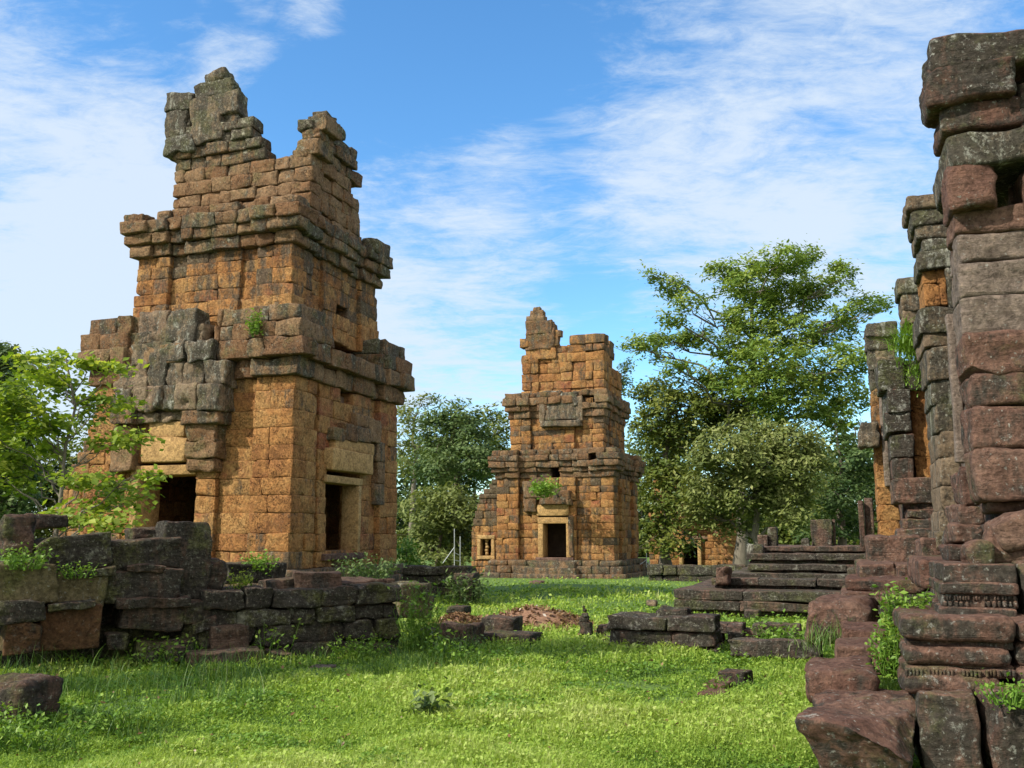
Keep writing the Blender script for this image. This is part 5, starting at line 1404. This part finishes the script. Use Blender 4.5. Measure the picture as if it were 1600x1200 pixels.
# pale metal props
def prop(name, label, px, D, y0, y1, wd):
    root = empty(name, tuple(base_at(px, D)), label, 'metal prop', 'pale metal props')
    def bars(nm, lst):
        V, Q = [], []
        for a, b_ in lst: tube(V, Q, limb(a, b_, 2, 0), [.018, .018], 6)
        mesh_obj(nm, np.concatenate(V), Q, M_METAL, root)
    p0, p1 = at(px, y1, D), at(px, y0, D)
    q0, q1 = at(px + wd, y1, D + .4), at(px + wd, y0 - 12 + 24, D + .4)
    bars('post', [(p0, p1)]); bars('post', [(q0, q1)])
    bars('strut', [(at(px - wd * 2.0, y1 - 4, D), at(px, (y0 + y1) / 2, D))])
    bars('rung', [(p0 + (p1 - p0) * t, q0 + (q1 - q0) * t) for t in (.15, .35)])


prop('metal_prop', 'thin pale metal prop leaning on the left annex of the farther tower', 710, 41, 826, 884, 9)
prop('metal_prop', 'short pale metal prop beside the right corner of the farther tower', 1010, 46, 864, 886, 5)


def herbs():
    # clumps of broader-leaved weeds among the grass, thickest towards the lower left
    n = 60000
    px = rng.uniform(-100, 1300, n); py = 1000 + 250 * rng.uniform(0, 1, n)
    p = on_ground(px, py); m = fbm(np.stack([p[:, 0] * 1.1, p[:, 1] * 1.1, np.full(n, 5.)], 1), 3) + .35 * np.clip((620 - px) / 600, -.6, 1) * np.clip((py - 1020) / 60, 0, 1)
    k = m > .30; p = p[k]; m = m[k]; n = len(p)
    h = np.clip((m - .25) * .22, .02, .22) * rng.uniform(.2, 1.1, n); p = p + np.stack([np.zeros(n), np.zeros(n), h + .03], 1)
    v, q = leaf_quads(p, rand_normals(n, .9), rng.uniform(.028, .062, n) * np.clip(p[:, 1] / 10, .8, 1.4), .62)
    t = np.clip(.45 + rng.normal(size=n) * .2 + h * 1.2, 0, 1)
    tag(mesh_obj('herb_cover', v, q, L_WEED, None, {'tone': np.repeat(t, 4)}, smooth=False), 'clumps of small broad-leaved weeds growing through the lawn', 'ground cover', kind='stuff')


herbs()


def litter():
    n = 600
    p = on_ground(rng.uniform(-60, 1350, n), 930 + 300 * rng.uniform(0, 1, n) ** 1.3); p[:, 2] += rng.uniform(.03, .09, n)
    v, q = leaf_quads(p, rand_normals(n, .8), rng.uniform(.03, .075, n) * np.clip(p[:, 1] / 10, .8, 1.6), .5)
    tag(mesh_obj('leaf_litter', v, q, L_LITTER, None, {'tone': np.repeat(rng.uniform(.2, .95, n), 4)}, smooth=False), 'dead brown leaves and straw scattered over the lawn', 'leaf litter', kind='stuff')


litter()


def beyond_frame_tree():  # unseen tree, crown laid out to drop shade on lawn and wall foot
    b = np.array([-11.9, 7.6, 0.0]); tp = np.array([-11.6, 7.9, 7.4])
    cl = [(np.array([x, y, z]), np.array([rx, ry, rz])) for x, y, z, rx, ry, rz in ((-8.9, 10.2, 7.7, 1.2, .7, .45), (-8.0, 10.3, 7.5, 1.0, .65, .4), (-9.9, 10.1, 7.6, 1.1, .7, .45),
          (-14.0, 6.6, 7.6, 1.0, .6, .4), (-12.8, 7.1, 7.8, .9, .6, .4), (-11.7, 7.8, 7.8, .9, .6, .4), (-15.0, 6.2, 7.3, .9, .6, .4), (-10.9, 8.7, 7.7, .7, .5, .35))]
    tree('shade_tree', 'unseen leafy tree left of the view whose shadow crosses the lawn before the fallen stones', 'tree', b, tp, cl, .14, L_OLIVE, B_DARK, .16, per=56, clump=.32, dens=3.4)


beyond_frame_tree()
weed('leafy_weed', 'fringe of small ferny weeds in the joints below the long tilted slab', at(120, 898, wy(120) - .15), .14, .3, 24, .045, L_WEED)
weed('leafy_weed', 'dark weeds at the foot of the orange-stained upright block', gp(110, 1038), .45, .5, 40, .08, L_DARK)
weed('leafy_weed', 'mixed weeds at the foot of the long moulded block', gp(250, 1044), .4, .6, 50, .06, L_WEED)
weed('leafy_weed', 'broad-leaved weeds along the foot of the ruined wall near its right end', gp(560, 1030), .35, .5, 44, .06, L_WEED)
weed('leafy_weed', 'weeds hugging the brown rounded block on the lawn', gp(712, 1026), .3, .45, 40, .06, L_DARK)
